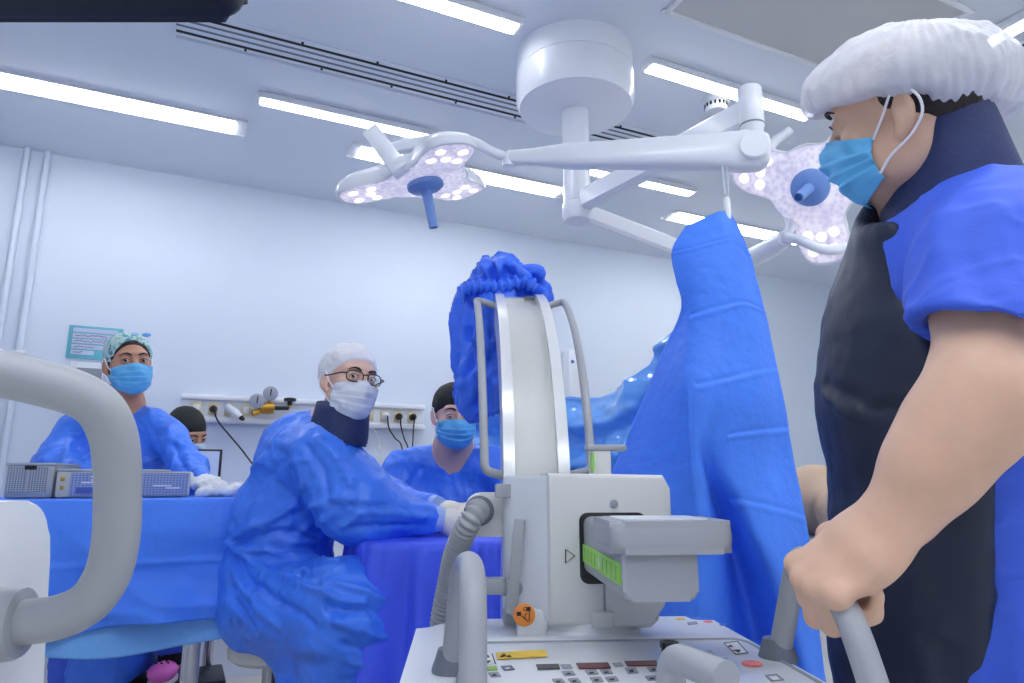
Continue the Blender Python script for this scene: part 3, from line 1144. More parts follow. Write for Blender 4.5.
mesh_obj('machine_mark', MB().tube([cs + RT * .0040 + UP * .0030 + F3, cs + RT * .0005 - UP * .0002 + F3, cs + RT * .0012 - UP * .0048 + F3], .0007, 6), M['ink'], st)
# brake lever on top of the block
mesh_obj('lever_post', MB().box(W(.246, 1.23, 1.125), (.034, .04, .055), RTOP, bev=.004), M['unit_warm'], ca)
lv = mesh_obj('orbit_lever', MB().box(W(.256, 1.225, 1.157), (.072, .034, .011), RTOP, bev=.004), M['unit_grey'], ca)
mesh_obj('green_tag', MB().box(W(.2285, 1.21, 1.132), (.003, .022, .032), RTOP), M['green'], lv, smooth=False)
# ================================================================== EQUIPMENT, TABLES, DRAPES
CFH = unit(V(CF[0], CF[1], 0))
RCAM = np.stack([CR, CFH, UP], 1)


def C(l, d, z):
    """camera-yaw floor frame: l to the right, d ahead, z up"""
    return l * CR + d * CFH + z * UP


def cloth_mat(name, rgb, rough=0.5, bump=(45, .25), spec=0.4, vary=(6, .05), sheen=0.0):
    return mat(name, rgb, rough, bump=bump, spec=spec, vary=vary, sheen=sheen)


M['drape_blue'] = cloth_mat('drape_blue', (74, 136, 250), 0.55)
M['drape_deep'] = cloth_mat('drape_deep_blue', (72, 98, 242), 0.55)
M['drape_light'] = cloth_mat('drape_light_blue', (120, 182, 245), 0.5)
M['drape_film'] = cloth_mat('drape_glossy', (106, 176, 252), 0.10, spec=0.7, bump=(14, .2))
M['bag_blue'] = cloth_mat('bag_blue', (60, 116, 244), 0.35, bump=(30, .35), spec=0.5)
M['paper_white'] = cloth_mat('gauze_white', (236, 238, 240), 0.8, bump=(160, .3))


def foldnoise(P, s, amp, stretch=(1, 1, 1), seed=0.0):
    return amp * (noise3(P * s * np.array(stretch) + seed) + .5 * noise3(P * s * 2.1 * np.array(stretch) + seed + 7))


# ---- monitor cart at the left edge
mc = thing('monitor_cart', 'white equipment cart at the left edge with thick grey loop handle and black monitor above', 'equipment cart', C(-.67, .45, 0))
mesh_obj('cart_body', MB().prism([(.24, .12), (.69, .12), (.672, .83), (.648, 1.03)] + [(.608 + .036 * math.cos(a), 1.047 + .036 * math.sin(a)) for a in np.linspace(.1, PI / 2, 8)] + [(.27, 1.083), (.24, 1.06)], -.92, -.42, (V(0, 0, 0), np.stack([CFH, UP, CR], 1)), bev=.004, seg=2), M['white'], mc)
for l in (-.88, -.47):
    for d in (.30, .58):
        mesh_obj('caster', MB().lathe([(.03, -.018), (.058, -.018), (.06, 0), (.058, .018), (.03, .018)], C(l, d, .06), np.stack([CFH, UP, CR], 1), n=24), M['black'], mc)
        mesh_obj('caster_fork', MB().box(C(l, d, .11), (.04, .05, .05), RCAM, bev=.008), M['unit_mid'], mc)
hp_ = [(-12, 625, .548), (30, 621.5, .552), (62, 616, .556), (90, 601, .558), (108, 574, .559), (116, 540, .559), (118, 500, .559), (117.5, 465, .556), (113, 434, .552), (101, 410, .547), (80, 395, .542), (45, 384, .535), (0, 374, .525), (-70, 362, .51), (-150, 360, .50)]
P = [U(*p) for p in hp_]
h = mesh_obj('loop_handle', MB().tube(spline(P, 6), .0177, 28), M['unit_grey'], mc)
ax = unit(P[1] - P[0])
a = P[0] + (P[1] - P[0]) * .82
mesh_obj('handle_collar', MB().lathe([(.030, -.075), (.0285, -.004), (.0265, .0), (.019, .001)], a, frame(ax), n=28), M['unit_grey'], h)
bx = P[-1]
mesh_obj('handle_bracket', MB().tube(bend([bx + ax * .02, bx - CR * .05, C(-.50, .40, 1.10), C(-.52, .42, 1.06)], .03), .0177, 20), M['unit_grey'], h)
mesh_obj('monitor_post', MB().tube([C(-.66, .42, 1.06), C(-.66, .42, 1.70)], .03, 20), M['unit_mid'], mc)
mon = mesh_obj('monitor', MB().prism(rrect(-.825, -.283, 1.578, 1.92, .022), -.645, -.585, (V(0, 0, 0), np.stack([CR, UP, -CFH], 1)), bev=.012, seg=3), M['black'], mc)
mesh_obj('screen', MB().prism(rrect(-.81, -.298, 1.595, 1.905, .008), -.586, -.583, (V(0, 0, 0), np.stack([CR, UP, -CFH], 1))), M['disp_dark'], mon)
mesh_obj('monitor_mount', MB().box(C(-.66, .51, 1.70), (.06, .2, .06), RCAM, bev=.01), M['unit_mid'], mc)

# ---- instrument table with its drapes (aligned with the room)
TZ = 1.040
TY = U(235, 497, 2.12)[1]
tx0, tx1 = U(45, 500, 1.91)[0] - .32, U(238, 497, 2.12)[0]
tb = thing('instrument_table', 'steel instrument table hidden under the blue drape at left', 'table', V((tx0 + tx1) / 2, TY + .25, 0))
mesh_obj('table_top', MB().box(V((tx0 + tx1) / 2, TY + .22, TZ - .02), (tx1 - tx0 - .03, .40, .03), bev=.004), M['steel'], tb)
for x in (tx0 + .06, tx1 - .09):
    for y in (TY + .06, TY + .30):
        lg = mesh_obj('leg', MB().box(V(x, y, (TZ - .03 + .08) / 2), (.045, .03, TZ - .11), bev=.005), M['steel'], tb)
        mesh_obj('caster', MB().lathe([(.012, -.012), (.038, -.012), (.04, 0), (.038, .012), (.012, .012)], V(x, y, .04), np.array([[1, 0, 0], [0, 0, 1], [0, 1, 0]], float), n=20), M['black'], lg)


def table_drape(name, label, m, x0, x1, y, depth, z, hem0, hem1, off, wr=1.0, seed=0.0):
    nu, top, hang = 110, 14, 60
    rows = []
    xs = np.linspace(x0, x1, nu)
    s = (xs - x0) / (x1 - x0)
    hem = hem0 + (hem1 - hem0) * s + .012 * np.sin(s * 9 + seed)
    for i in range(top):
        rows.append(np.column_stack([xs, np.full(nu, y + depth * (1 - i / (top - 1)) - .0), np.full(nu, z + off)]))
    for a in np.linspace(.2, 1.4, 4):
        rows.append(np.column_stack([xs, np.full(nu, y - .012 * math.sin(a) - off), np.full(nu, z + off - .012 * (1 - math.cos(a)))]))
    for i in range(1, hang + 1):
        v = i / hang
        zz = z - .012 - v * (z - .012 - hem)
        P = np.column_stack([xs, np.full(nu, y - .014 - off), zz])
        d = .5 + .5 * np.sin(xs * 14 + seed + 1.3 * np.sin(xs * 5)) * v ** 1.3
        dy = .018 * d * v + foldnoise(P, 5.0, .022 * wr, (1.0, 1, 1.6), seed) * min(1, v * 2.2) + 0.022 * wr * ridge(P * np.array([2.2, 1, 6.0]) + P[:, [2]] * np.array([2.2, 0, 0]) + seed) * min(1, v * 3)
        dy += .006 * np.exp(-((zz - (z - .17)) / .008) ** 2)
        P[:, 1] -= np.maximum(dy, -.008) + .012 * v
        rows.append(P)
    o = mesh_obj(name, sheet(np.array(rows), .0025), m, origin=V((x0 + x1) / 2, y, z), angle=180)
    return tag(o, label, 'surgical drape')


table_drape('drape', 'blue drape with slanted hem hanging over the instrument table at left', M['drape_blue'], tx0, tx1, TY - .030, .45, TZ, .645, .725, .007, 1.0, 2.0)
table_drape('drape', 'paler blue under-drape showing below the slanted hem at left', M['drape_light'], tx0 + .01, tx1 - .005, TY, .41, TZ, .63, .635, .001, .12, 5.0)

# trays on the table


def perforated(name, rgb, dark, k):
    m = mat(name, rgb, .35, metal=.15)
    nt = m.node_tree
    b = nt.nodes['Principled BSDF']
    tc = nt.nodes.new('ShaderNodeTexCoord')
    sp = nt.nodes.new('ShaderNodeSeparateXYZ')
    nt.links.new(tc.outputs['Object'], sp.inputs['Vector'])
    outs = []
    for ch, kk in (('X', k), ('Z', k * 1.25)):
        mu = nt.nodes.new('ShaderNodeMath')
        mu.operation = 'MULTIPLY'
        mu.inputs[1].default_value = kk
        nt.links.new(sp.outputs[ch], mu.inputs[0])
        si = nt.nodes.new('ShaderNodeMath')
        si.operation = 'SINE'
        nt.links.new(mu.outputs[0], si.inputs[0])
        gt = nt.nodes.new('ShaderNodeMath')
        gt.operation = 'GREATER_THAN'
        gt.inputs[1].default_value = 0.05
        nt.links.new(si.outputs[0], gt.inputs[0])
        outs.append(gt)
    mm = nt.nodes.new('ShaderNodeMath')
    mm.operation = 'MULTIPLY'
    nt.links.new(outs[0].outputs[0], mm.inputs[0])
    nt.links.new(outs[1].outputs[0], mm.inputs[1])
    mx = nt.nodes.new('ShaderNodeMix')
    mx.data_type = 'RGBA'
    mx.inputs['A'].default_value = (*lin(rgb), 1)
    mx.inputs['B'].default_value = (*lin(dark), 1)
    nt.links.new(mm.outputs[0], mx.inputs['Factor'])
    nt.links.new(mx.outputs['Result'], b.inputs['Base Color'])
    return m


M['tray_grey'] = mat('tray_grey', (178, 182, 186), .35, metal=.3)
M['tray_perf'] = perforated('tray_perforated', (172, 177, 184), (66, 72, 86), 900)
M['case_pale'] = mat('case_ivory', (206, 204, 190), .45)
M['case_perf'] = perforated('case_perforated', (150, 166, 205), (84, 100, 160), 700)
M['case_blue'] = mat('case_label_blue', (72, 96, 178), .5)
M['case_gold'] = mat('case_latch_gold', (190, 160, 80), .35, metal=.6)

OFFZ = TZ + .0092
c0 = U(30, 499, 1.96)
c0 = V(c0[0], c0[1] + .11, OFFZ)
rz = math.radians(-12)
Rz = np.array([[math.cos(rz), -math.sin(rz), 0], [math.sin(rz), math.cos(rz), 0], [0, 0, 1]])
t = thing('instrument_tray', 'grey perforated metal instrument tray at the left end of the draped table', 'instrument tray', c0)
w_ = .125
mesh_obj('tray_body', MB().box(c0 + Rz @ V(0, .03, .048), (w_, .2, .095), Rz, bev=.006), M['tray_grey'], t)
for k, x in enumerate((-.033, .022)):
    mesh_obj('perforated_panel', MB().box(c0 + Rz @ V(x, -.0712, .052), (.046, .003, .07), Rz), M['tray_perf'], t, smooth=False)
mesh_obj('tray_lid', MB().box(c0 + Rz @ V(0, .03, .098), (w_ + .006, .206, .008), Rz, bev=.002), M['tray_grey'], t)
mesh_obj('tray_latch', MB().box(c0 + Rz @ V(.0, -.0725, .088), (.03, .006, .012), Rz, bev=.002), M['black'], t)

p0, p1 = U(52, 499, 1.965), U(189, 498, 2.10)
cx0, cx1 = p0[0], p1[0]
cy = max(p0[1], p1[1]) + .035
cm = V((cx0 + cx1) / 2, cy + .06, OFFZ)
L = cx1 - cx0
t = thing('implant_case', 'long blue perforated implant case with ivory end beside the grey tray', 'instrument case', cm)
mesh_obj('case_body', MB().box(cm + V(0, 0, .040), (L, .13, .076), bev=.005), M['case_pale'], t)
mesh_obj('case_lid', MB().box(cm + V(-.03, 0, .0805), (L - .06, .134, .007), bev=.002), M['tray_grey'], t)
mesh_obj('perforated_panel', MB().box(V(cx0 + .035 + (L - .04) / 2, cy - .0065, OFFZ + .040), (L - .04, .004, .066)), M['case_perf'], t, smooth=False)
mesh_obj('blue_label', MB().box(V(cx0 + .078, cy - .0095, OFFZ + .022), (.05, .003, .018)), M['case_blue'], t, smooth=False)
for x, zz, ww in ((.10, .062, .03), (.10, .052, .024), (.08, .045, .03), (.28, .035, .05), (.31, .028, .04)):
    mesh_obj('print_strip', MB().box(V(cx0 + x, cy - .0095, OFFZ + zz), (ww, .002, .004)), M['label_white'], t, smooth=False)
for zz in (.055, .03):
    mesh_obj('case_latch', MB().box(V(cx0 + .016, cy - .0065, OFFZ + zz), (.01, .005, .012), bev=.002), M['case_gold'], t)

# crumpled gauze by the gloved hand
g0 = U(222, 494, 2.2)
sc = Sculpt()
sc.ell(V(g0[0], g0[1] + .04, TZ + .022), (.062, .05, .02), k=.02)
sc.ell(V(g0[0] + .05, g0[1] + .05, TZ + .026), (.04, .04, .024), k=.02)
sc.ell(V(g0[0] - .04, g0[1] + .05, TZ + .02), (.04, .035, .016), k=.02)
sc.half(V(0, 0, OFFZ), V(0, 0, -1))
o, _, _ = sdf_obj('gauze', sc, .004, M['paper_white'], disp=lambda P: foldnoise(P, 34, .006, seed=3), origin=V(g0[0], g0[1], OFFZ))
tag(o, 'crumpled white gauze on the blue drape beside the gloved hand', 'gauze')

# ---- hand table in the middle, draped deep blue
HZ = .935
ht = thing('hand_table', 'surgical arm table under the deep blue drape in the middle', 'table', W(.06, 2.2, 0))
mesh_obj('table_top', MB().box(W(.02, 2.09, HZ - .022), (.5, .32, .026), RTOP, bev=.004), M['steel'], ht)
mesh_obj('leg', MB().tube([W(.06, 2.14, .03), W(.06, 2.14, HZ - .03)], .035, 20), M['steel'], ht)
mesh_obj('table_base', MB().lathe([(.2, 0), (.2, .02), (.05, .035)], W(.06, 2.14, .0), n=32), M['steel'], ht)
nu, nv = 150, 70
th0 = [(-.20, 2.28), (-.30, 2.26), (-.325, 2.19), (-.30, 2.12), (-.262, 1.97), (-.235, 1.925), (-.18, 1.905), (-.08, 1.90), (.06, 1.905), (.20, 1.905), (.29, 1.915), (.32, 1.98)]
edge = resample(spline([(x, y, 0) for x, y in th0], 12), nu)
rows = []
mid = np.array([.0, 2.12, 0])
for k in np.linspace(.05, 1, 14):
    e = mid + (edge - mid) * k
    rows.append(np.array([W(p[0], p[1], HZ + .004 + (.006 * noise3(np.array([[p[0] * 9, p[1] * 9, .3]]))[0] if k < .96 else 0)) for p in e]))
tang = np.gradient(edge, axis=0)
nrm = np.column_stack([tang[:, 1], -tang[:, 0]])
nrm /= np.linalg.norm(nrm, axis=1)[:, None]
if (nrm[75] @ (edge[75] - mid)[:2]) < 0:
    nrm = -nrm
uu = np.arange(nu) / nu
for i in range(1, nv + 1):
    v = i / nv
    fold = .095 * v ** .6 * (.5 + .5 * np.sin(uu * 62 + 1.6 * np.sin(uu * 9))) ** 1.5 + .014 * (1 - v) ** 2 * np.abs(np.sin(uu * 75 + 3 * np.sin(uu * 17)))
    zz = HZ + .004 - (.86 * v if i > 1 else .006)
    pts = edge[:, :2] + nrm * (fold + .008)[:, None]
    Wp = np.array([W(p[0], p[1], zz) for p in pts])
    rows.append(Wp + np.array([n_[0] * RT + n_[1] * FW for n_ in nrm]) * foldnoise(Wp, 7, .008 * v)[:, None])
o = mesh_obj('drape', sheet(np.array(rows), .0025), M['drape_deep'], origin=W(.06, 2.2, HZ), angle=180)
tag(o, 'deep blue drape covering the arm table between the seated surgeon and the x-ray arc', 'surgical drape')

# ---- big hanging drape (screen) on a cord from the boom arm
hk = U(727, 203, 1.98)
t = thing('hanging_clip', 'white clip hanging on a thin cord from the boom arm above the blue drape', 'clip', hk)
top = U(721, 158, 1.975)
mesh_obj('cord', MB().tube(spline([top + V(0, 0, .012), U(723, 175, 1.98), U(725, 194, 1.98)], 6), .0022, 8), M['white_soft'], t)
mesh_obj('cord', MB().tube(spline([top + CR * .01 + V(0, 0, .01), U(728, 178, 1.98), U(728, 196, 1.98)], 6), .0018, 8), M['white_soft'], t)
mesh_obj('clip', MB().lathe([(.008, -.05), (.0095, -.045), (.0095, .012), (.006, .018)], hk, n=16), M['white'], t)

net = [
    [(685, 227, 1.98), (700, 220, 1.975), (715, 214, 1.97), (722, 212, 1.97), (730, 213, 1.98)],
    [(672, 252, 1.97), (692, 247, 1.94), (715, 241, 1.93), (733, 238, 1.94), (750, 252, 1.99)],
    [(676, 280, 1.95), (698, 276, 1.92), (722, 272, 1.91), (740, 272, 1.93), (759, 285, 1.98)],
    [(681, 308, 1.94), (700, 306, 1.90), (726, 304, 1.89), (746, 306, 1.91), (766, 318, 1.97)],
    [(663, 350, 1.98), (690, 362, 1.86), (724, 362, 1.85), (752, 360, 1.88), (775, 362, 1.95)],
    [(645, 398, 2.00), (688, 415, 1.82), (715, 415, 1.82), (752, 412, 1.85), (786, 412, 1.93)],
    [(619, 455, 2.00), (689, 455, 1.79), (704, 462, 1.83), (735, 462, 1.82), (796, 468, 1.91)],
    [(590, 520, 1.98), (694, 515, 1.77), (722, 522, 1.90), (752, 520, 1.79), (806, 530, 1.88)],
    [(585, 580, 1.95), (696, 580, 1.76), (740, 582, 1.94), (776, 580, 1.77), (815, 590, 1.85)],
    [(580, 640, 1.93), (698, 640, 1.75), (755, 645, 1.96), (795, 642, 1.76), (822, 655, 1.82)],
    [(575, 710, 1.92), (698, 710, 1.75), (765, 715, 1.96), (808, 712, 1.76), (830, 725, 1.80)],
    [(570, 820, 1.92), (698, 820, 1.75), (770, 820, 1.96), (815, 820, 1.76), (838, 830, 1.80)],
]
G = bicubic([[U(*p) for p in r_] for r_ in net], 30, 26)
n_ = grid_normals(G)
d = foldnoise(G, 6, .006, seed=11) + foldnoise(G, 22, .0012, seed=4)
ri = np.arange(G.shape[0])[:, None] / 30
ci = np.arange(G.shape[1])[None, :] / 26
for r0, sl, c_lo, c_hi in ((1.05, .0, 0, 4), (3.05, -.12, .6, 4), (4.35, -.1, 1.2, 4), (5.55, -.12, 2.6, 4), (7.1, 0, 0.2, 2.2), (9.0, 0, .2, 2.4), (6.6, .1, 2.6, 4)):
    m_ = ((ci > c_lo) & (ci < c_hi))
    x_ = (ri - r0 - sl * (ci - 2)) / .06
    d = d + .0065 * x_ * np.exp(-x_ ** 2) * m_
x_ = (ci - 1.0) / .05
d = d + .006 * x_ * np.exp(-x_ ** 2) * (ri > 4.5)
G = G + n_ * d[..., None]
o = mesh_obj('drape', sheet(G, .0025), M['drape_blue'], origin=hk, angle=180)
tag(o, 'tall blue drape hanging from a cord, spread wide behind the x-ray unit', 'surgical drape')

# glossy wing of drape behind the arc
net = [
    [(476, 396, 3.07), (505, 398, 3.00), (560, 400, 2.78), (600, 396, 2.50), (628, 383, 2.28), (654, 358, 2.16), (678, 314, 2.06)],
    [(474, 410, 2.95), (500, 415, 2.91), (560, 424, 2.64), (600, 420, 2.40), (630, 406, 2.20), (654, 380, 2.12), (672, 340, 2.05)],
    [(474, 430, 3.03), (500, 440, 2.95), (560, 446, 2.72), (600, 440, 2.44), (630, 426, 2.24), (650, 404, 2.14), (668, 368, 2.06)],
    [(474, 455, 2.91), (500, 462, 2.87), (560, 466, 2.58), (600, 460, 2.34), (628, 446, 2.14), (646, 428, 2.10), (664, 400, 2.05)],
    [(474, 480, 2.97), (500, 488, 2.91), (560, 490, 2.66), (600, 484, 2.40), (626, 472, 2.20), (645, 455, 2.12), (662, 440, 2.05)],
    [(474, 520, 2.89), (500, 525, 2.85), (560, 530, 2.58), (600, 525, 2.34), (626, 515, 2.16), (645, 505, 2.10), (662, 495, 2.06)],
    [(474, 600, 2.91), (500, 600, 2.87), (560, 600, 2.60), (600, 595, 2.36), (626, 590, 2.18), (645, 585, 2.12), (662, 580, 2.08)],
]
G = bicubic([[U(*p) for p in r_] for r_ in net], 12, 16)
G = G + grid_normals(G) * (foldnoise(G, 9, .012, (1, 1, 2), 21) + .014 * ridge(G * np.array([3, 3, 11.0])))[..., None]
G = np.where((G @ FW)[..., None] < 2.02, G + FW * (2.02 - (G @ FW))[..., None].clip(0, 1) * 0, G)
o = mesh_obj('drape', sheet(G, .002), M['drape_film'], origin=U(600, 440, 2.3), angle=180)
tag(o, 'shiny light blue drape sheet sagging behind the right side of the x-ray arc', 'surgical drape')

# ---- wrapped image intensifier hanging from the arc's end: the blue bag over it
sc = Sculpt()
bagp = [((500, 276), 1.88, .058), ((494, 305), 1.86, .082), ((494, 345), 1.86, .092), ((496, 390), 1.86, .094), ((498, 425), 1.86, .086)]
sc.chain([U(*p, t_) for p, t_, r_ in bagp], [r_ for *_, r_ in bagp], k=.05)
sc.ell(U(497, 270, 1.84), (.048, .07, .036), k=.02)
sc.ell(U(522, 278, 1.82), (.05, .06, .030), k=.02)
sc.ell(U(538, 297, 1.84), (.030, .06, .040), k=.02)
sc.ell(U(544, 312, 1.86), (.014, .05, .045), k=.02)
sc.ell(U(474, 318, 1.85), (.042, .07, .075), k=.03)
sc.ell(U(474, 385, 1.85), (.036, .07, .07), k=.03)
sc.half(U(480, 413, 1.86), -CU * .99 + CR * .10)


def bagfold(P):
    q = P - U(490, 280, 1.86)
    ang = np.arctan2(q @ CF, q @ CR)
    z = P[:, 2]
    k = np.column_stack([ang * 2.6 + z * 1.5, z * 2.6 - ang * .6, np.full(len(P), .4)])
    d = .026 * (ridge(k * 1.3) ** 1.3 - .3) + .014 * (ridge(k * 2.9 + 5) - .35)
    d += foldnoise(P, 14, .007, seed=8)
    knot = np.exp(-((z - U(490, 284, 1.86)[2]) / .035) ** 2)
    return d * (1 - .4 * knot) + knot * (.016 * np.sin(ang * 16 + z * 90) - .004)


o, _, _ = sdf_obj('drape_bag', sc, .006, M['bag_blue'], disp=creases([([U(490, 288, 1.8), U(475, 320, 1.8), U(462, 370, 1.8)], .012, .012), ([U(486, 300, 1.8), U(478, 350, 1.8), U(466, 405, 1.8)], .013, .010), ([U(462, 330, 1.8), U(470, 350, 1.8), U(490, 365, 1.8)], -.014, .012), ([U(460, 385, 1.8), U(475, 372, 1.8), U(492, 380, 1.8)], .012, .010), ([U(470, 408, 1.8), U(480, 385, 1.8), U(492, 350, 1.8)], -.012, .010), ([U(464, 300, 1.8), U(476, 312, 1.8), U(488, 330, 1.8)], -.010, .010)], bagfold), origin=U(490, 290, 1.86), after=1)
tag(o, 'crumpled blue sterile bag tied over the head at the top of the x-ray arc', 'drape bag')
P = [U(x, y, 1.77) for x, y in ((462, 291), (472, 288), (484, 286), (496, 287), (510, 284), (524, 281), (536, 288))]
mesh_obj('gathered_band', MB().tube(spline(P, 10), .016 + .005 * np.sin(np.arange(61) * 1.15), 14), M['bag_blue'], o, angle=180)

# ================================================================== ON THE FAR WALL
M['sign_teal'] = mat('sign_teal', (104, 182, 200), .5)
M['sign_row'] = mat('sign_row', (196, 204, 226), .5)
M['sign_ink'] = mat('sign_ink', (96, 96, 128), .6)
M['beige'] = mat('socket_beige', (214, 200, 160), .45)
M['brass'] = mat('brass', (196, 150, 60), .3, metal=.8)
M['gauge_face'] = mat('gauge_face', (206, 212, 222), .3)
M['green_hose'] = mat('hose_green', (20, 120, 70), .4)
M['screen_blue'] = mat('laptop_screen', (150, 165, 200), .2, emit=((150, 165, 200), .35))

YW = YF - .012
p, p2 = Uy(69.5, 324.5, YW), Uy(120, 361, YW)
x0, x1, z1, z0 = p[0], p2[0], p[2], p2[2]
t = thing('wall_sign', 'teal wall sign with pale handwritten rows behind the woman at left', 'sign', V((x0 + x1) / 2, YF, (z0 + z1) / 2))
mesh_obj('sign_board', MB().box(V((x0 + x1) / 2, YF - .006, (z0 + z1) / 2), (x1 - x0, .01, z1 - z0), bev=.002), M['sign_teal'], t)
rng = random.Random(3)
hh = z1 - z0
for r_, (f0, f1, w1) in enumerate(((.80, .92, .98), (.62, .76, .98), (.46, .59, .98), (.29, .42, .98), (.12, .25, .50))):
    mesh_obj('sign_row', MB().box(V(x0 + .02 + (x1 - x0 - .04) * w1 / 2, YF - .0125, z0 + hh * (f0 + f1) / 2), ((x1 - x0 - .04) * w1, .003, hh * (f1 - f0))), M['sign_row'], t, smooth=False)
    x = x0 + .03
    pts = []
    while x < x0 + (.03 + (x1 - x0 - .09) * (.95 if r_ in (1, 2) else .62) * w1):
        pts.append(V(x, YF - .0155, z0 + hh * ((f0 + f1) / 2 + rng.uniform(-.035, .035))))
        x += rng.uniform(.004, .010)
    if r_ > 0:
        mesh_obj('scribble', MB().tube(pts, .0018, 5), M['sign_ink'], t)
p, p2 = Uy(72, 364, YW), Uy(102, 390, YW)
t = thing('wall_box', 'white wall box with dark grey front under the teal sign', 'wall box', V(p[0], YF, p2[2]))
mesh_obj('box_body', MB().box(V((p[0] + p2[0]) / 2, YF - .05, (p[2] + p2[2]) / 2), (p2[0] - p[0], .1, p[2] - p2[2]), bev=.008), M['white_soft'], t)
p3 = Uy(77, 367.5, YF - .1)
mesh_obj('box_front', MB().box(V((p3[0] + p2[0]) / 2, YF - .102, (p3[2] + p2[2]) / 2), (p2[0] - p3[0], .006, p3[2] - p2[2])), M['btn_grey'], t)

# outlet rail
YR = YF - .05
ra, rb_ = Uy(181, 398, YR), Uy(425, 406, YR)
zt = (ra[2] + rb_[2]) / 2
zb = (Uy(190, 418, YR)[2] + Uy(425, 428, YR)[2]) / 2
rail = thing('outlet_rail', 'long white wall rail of beige power sockets behind the surgeons', 'power outlet rail', V((ra[0] + rb_[0]) / 2, YF, zb))
rx = (ra[0] + rb_[0]) / 2
rl = rb_[0] - ra[0]
mesh_obj('rail_body', MB().box(V(rx, YF - .022, (zt + zb) / 2), (rl, .04, zt - zb - .01), bev=.004), M['white_soft'], rail)
for z_, w in ((zt, .03), (zb, .03)):
    mesh_obj('rail_lip', MB().box(V(rx, YF - .033, z_), (rl, .062, w), bev=.008), M['white'], rail)
zs = (zt + zb) / 2
socks = {}
for px in (196, 213, 229.5, 246, 370, 385, 398, 412):
    x = Uy(px, 411, YR)[0]
    socks[px] = x
    so = mesh_obj('socket', MB().box(V(x, YF - .045, zs), (.05, .012, .066), bev=.003), M['beige'], rail)
    mesh_obj('socket_face', MB().box(V(x, YF - .0525, zs), (.03, .005, .036), bev=.002), M['white_soft'] if px not in (370,) else M['beige'], so)


def cord(px, path, label, m='black', plug='black'):
    x = socks[px]
    t = thing('power_cord', label, 'power cord', V(x, YF - .06, zs))
    mesh_obj('plug', MB().lathe([(.019, -.02), (.021, 0), (.018, .02), (.008, .035)], V(x, YF - .075, zs - .004), np.array([[1, 0, 0], [0, 0, -1], [0, 1, 0]], float), n=20), M[plug], t)
    pts = [V(x, YF - .11, zs - .005)] + [Uy(a, b_, YF - .09) for a, b_ in path]
    mesh_obj('cable', MB().tube(spline(pts, 8), .0042, 8), M[m], t)
    return t


cord(213, [(218, 421), (231, 437), (245, 454), (262, 480), (280, 530)], 'black power cord in the second beige socket from the rail\'s left end')
cord(398, [(401, 426), (404, 438), (408, 448), (411, 470), (412, 520)], 'black power cord in the socket second from the rail\'s right end')
cord(412, [(413.5, 428), (413, 440), (412.5, 452), (414, 500)], 'black power cord in the last socket at the rail\'s right end')
cord(385, [(389, 428), (395, 438), (402, 448), (406, 490)], 'dark cable with white plug in the third socket from the rail\'s right end', plug='white_soft')
x = socks[229.5]
t = thing('white_adapter', 'white plug adapter sticking out of the third socket from the rail\'s left end', 'adapter', V(x, YF - .06, zs))
mesh_obj('adapter_body', MB().tube([V(x - .01, YF - .058, zs + .01), V(x + .03, YF - .12, zs - .025), V(x + .055, YF - .15, zs - .05)], [.022, .02, .014], 16), M['white_soft'], t)
mesh_obj('adapter_tip', MB().tube([V(x + .055, YF - .15, zs - .05), V(x + .066, YF - .16, zs - .062)], [.014, .01], 14), M['black'], t)

# gas regulator with two gauges
gp = Uy(268, 408, YF - .10)
t = thing('gas_regulator', 'brass gas regulator with two round gauges above the rail behind the seated surgeon', 'gas regulator', gp)
mesh_obj('regulator_body', MB().lathe([(.012, -.05), (.03, -.045), (.034, -.01), (.03, .03), (.012, .035)], gp, np.array([[0, 0, 1], [1, 0, 0], [0, 1, 0]], float), n=20), M['brass'], t)
mesh_obj('inlet', MB().tube([gp + V(-.02, 0, -.01), gp + V(-.08, -.01, -.035)], [.014, .018], 14), M['brass'], t)
mesh_obj('wall_inlet', MB().tube([gp, V(gp[0], YF - .045, zs + .01)], .012, 12), M['brass'], t)
mesh_obj('valve_stem', MB().tube([gp + V(.03, 0, .0), gp + V(.11, 0, .004)], .011, 12), M['black'], t)
kp = Uy(290, 400, YF - .10)
mesh_obj('valve_knob', MB().lathe([(.012, -.03), (.014, -.008), (.033, -.006), (.034, .008), (.02, .012)], kp, n=24), M['black'], t)
mesh_obj('knob_stem', MB().tube([gp + V(.11, 0, .004), kp + V(0, 0, -.02)], .008, 10), M['brass'], t)
for gx, gy in ((257, 401), (270.5, 393.5)):
    c = Uy(gx, gy, YF - .13)
    fr = frame(-unit(c - EYE))
    ga = mesh_obj('gauge', MB().lathe([(.01, -.025), (.037, -.022), (.040, -.004), (.040, .004), (.036, .005)], c, fr, n=32), M['tray_grey'], t)
    mesh_obj('gauge_face', MB().lathe([(.036, .0045), (.002, .005)], c, fr, n=32), M['gauge_face'], ga)
    mesh_obj('gauge_needle', MB().tube([c + fr @ V(0, -.012, .007), c + fr @ V(.004, .026, .007)], .0028, 6), M['ink'], ga)
    mesh_obj('gauge_stem', MB().tube([gp + V(0, 0, .01), c + fr @ V(0, 0, -.02)], .009, 10), M['brass'], ga)

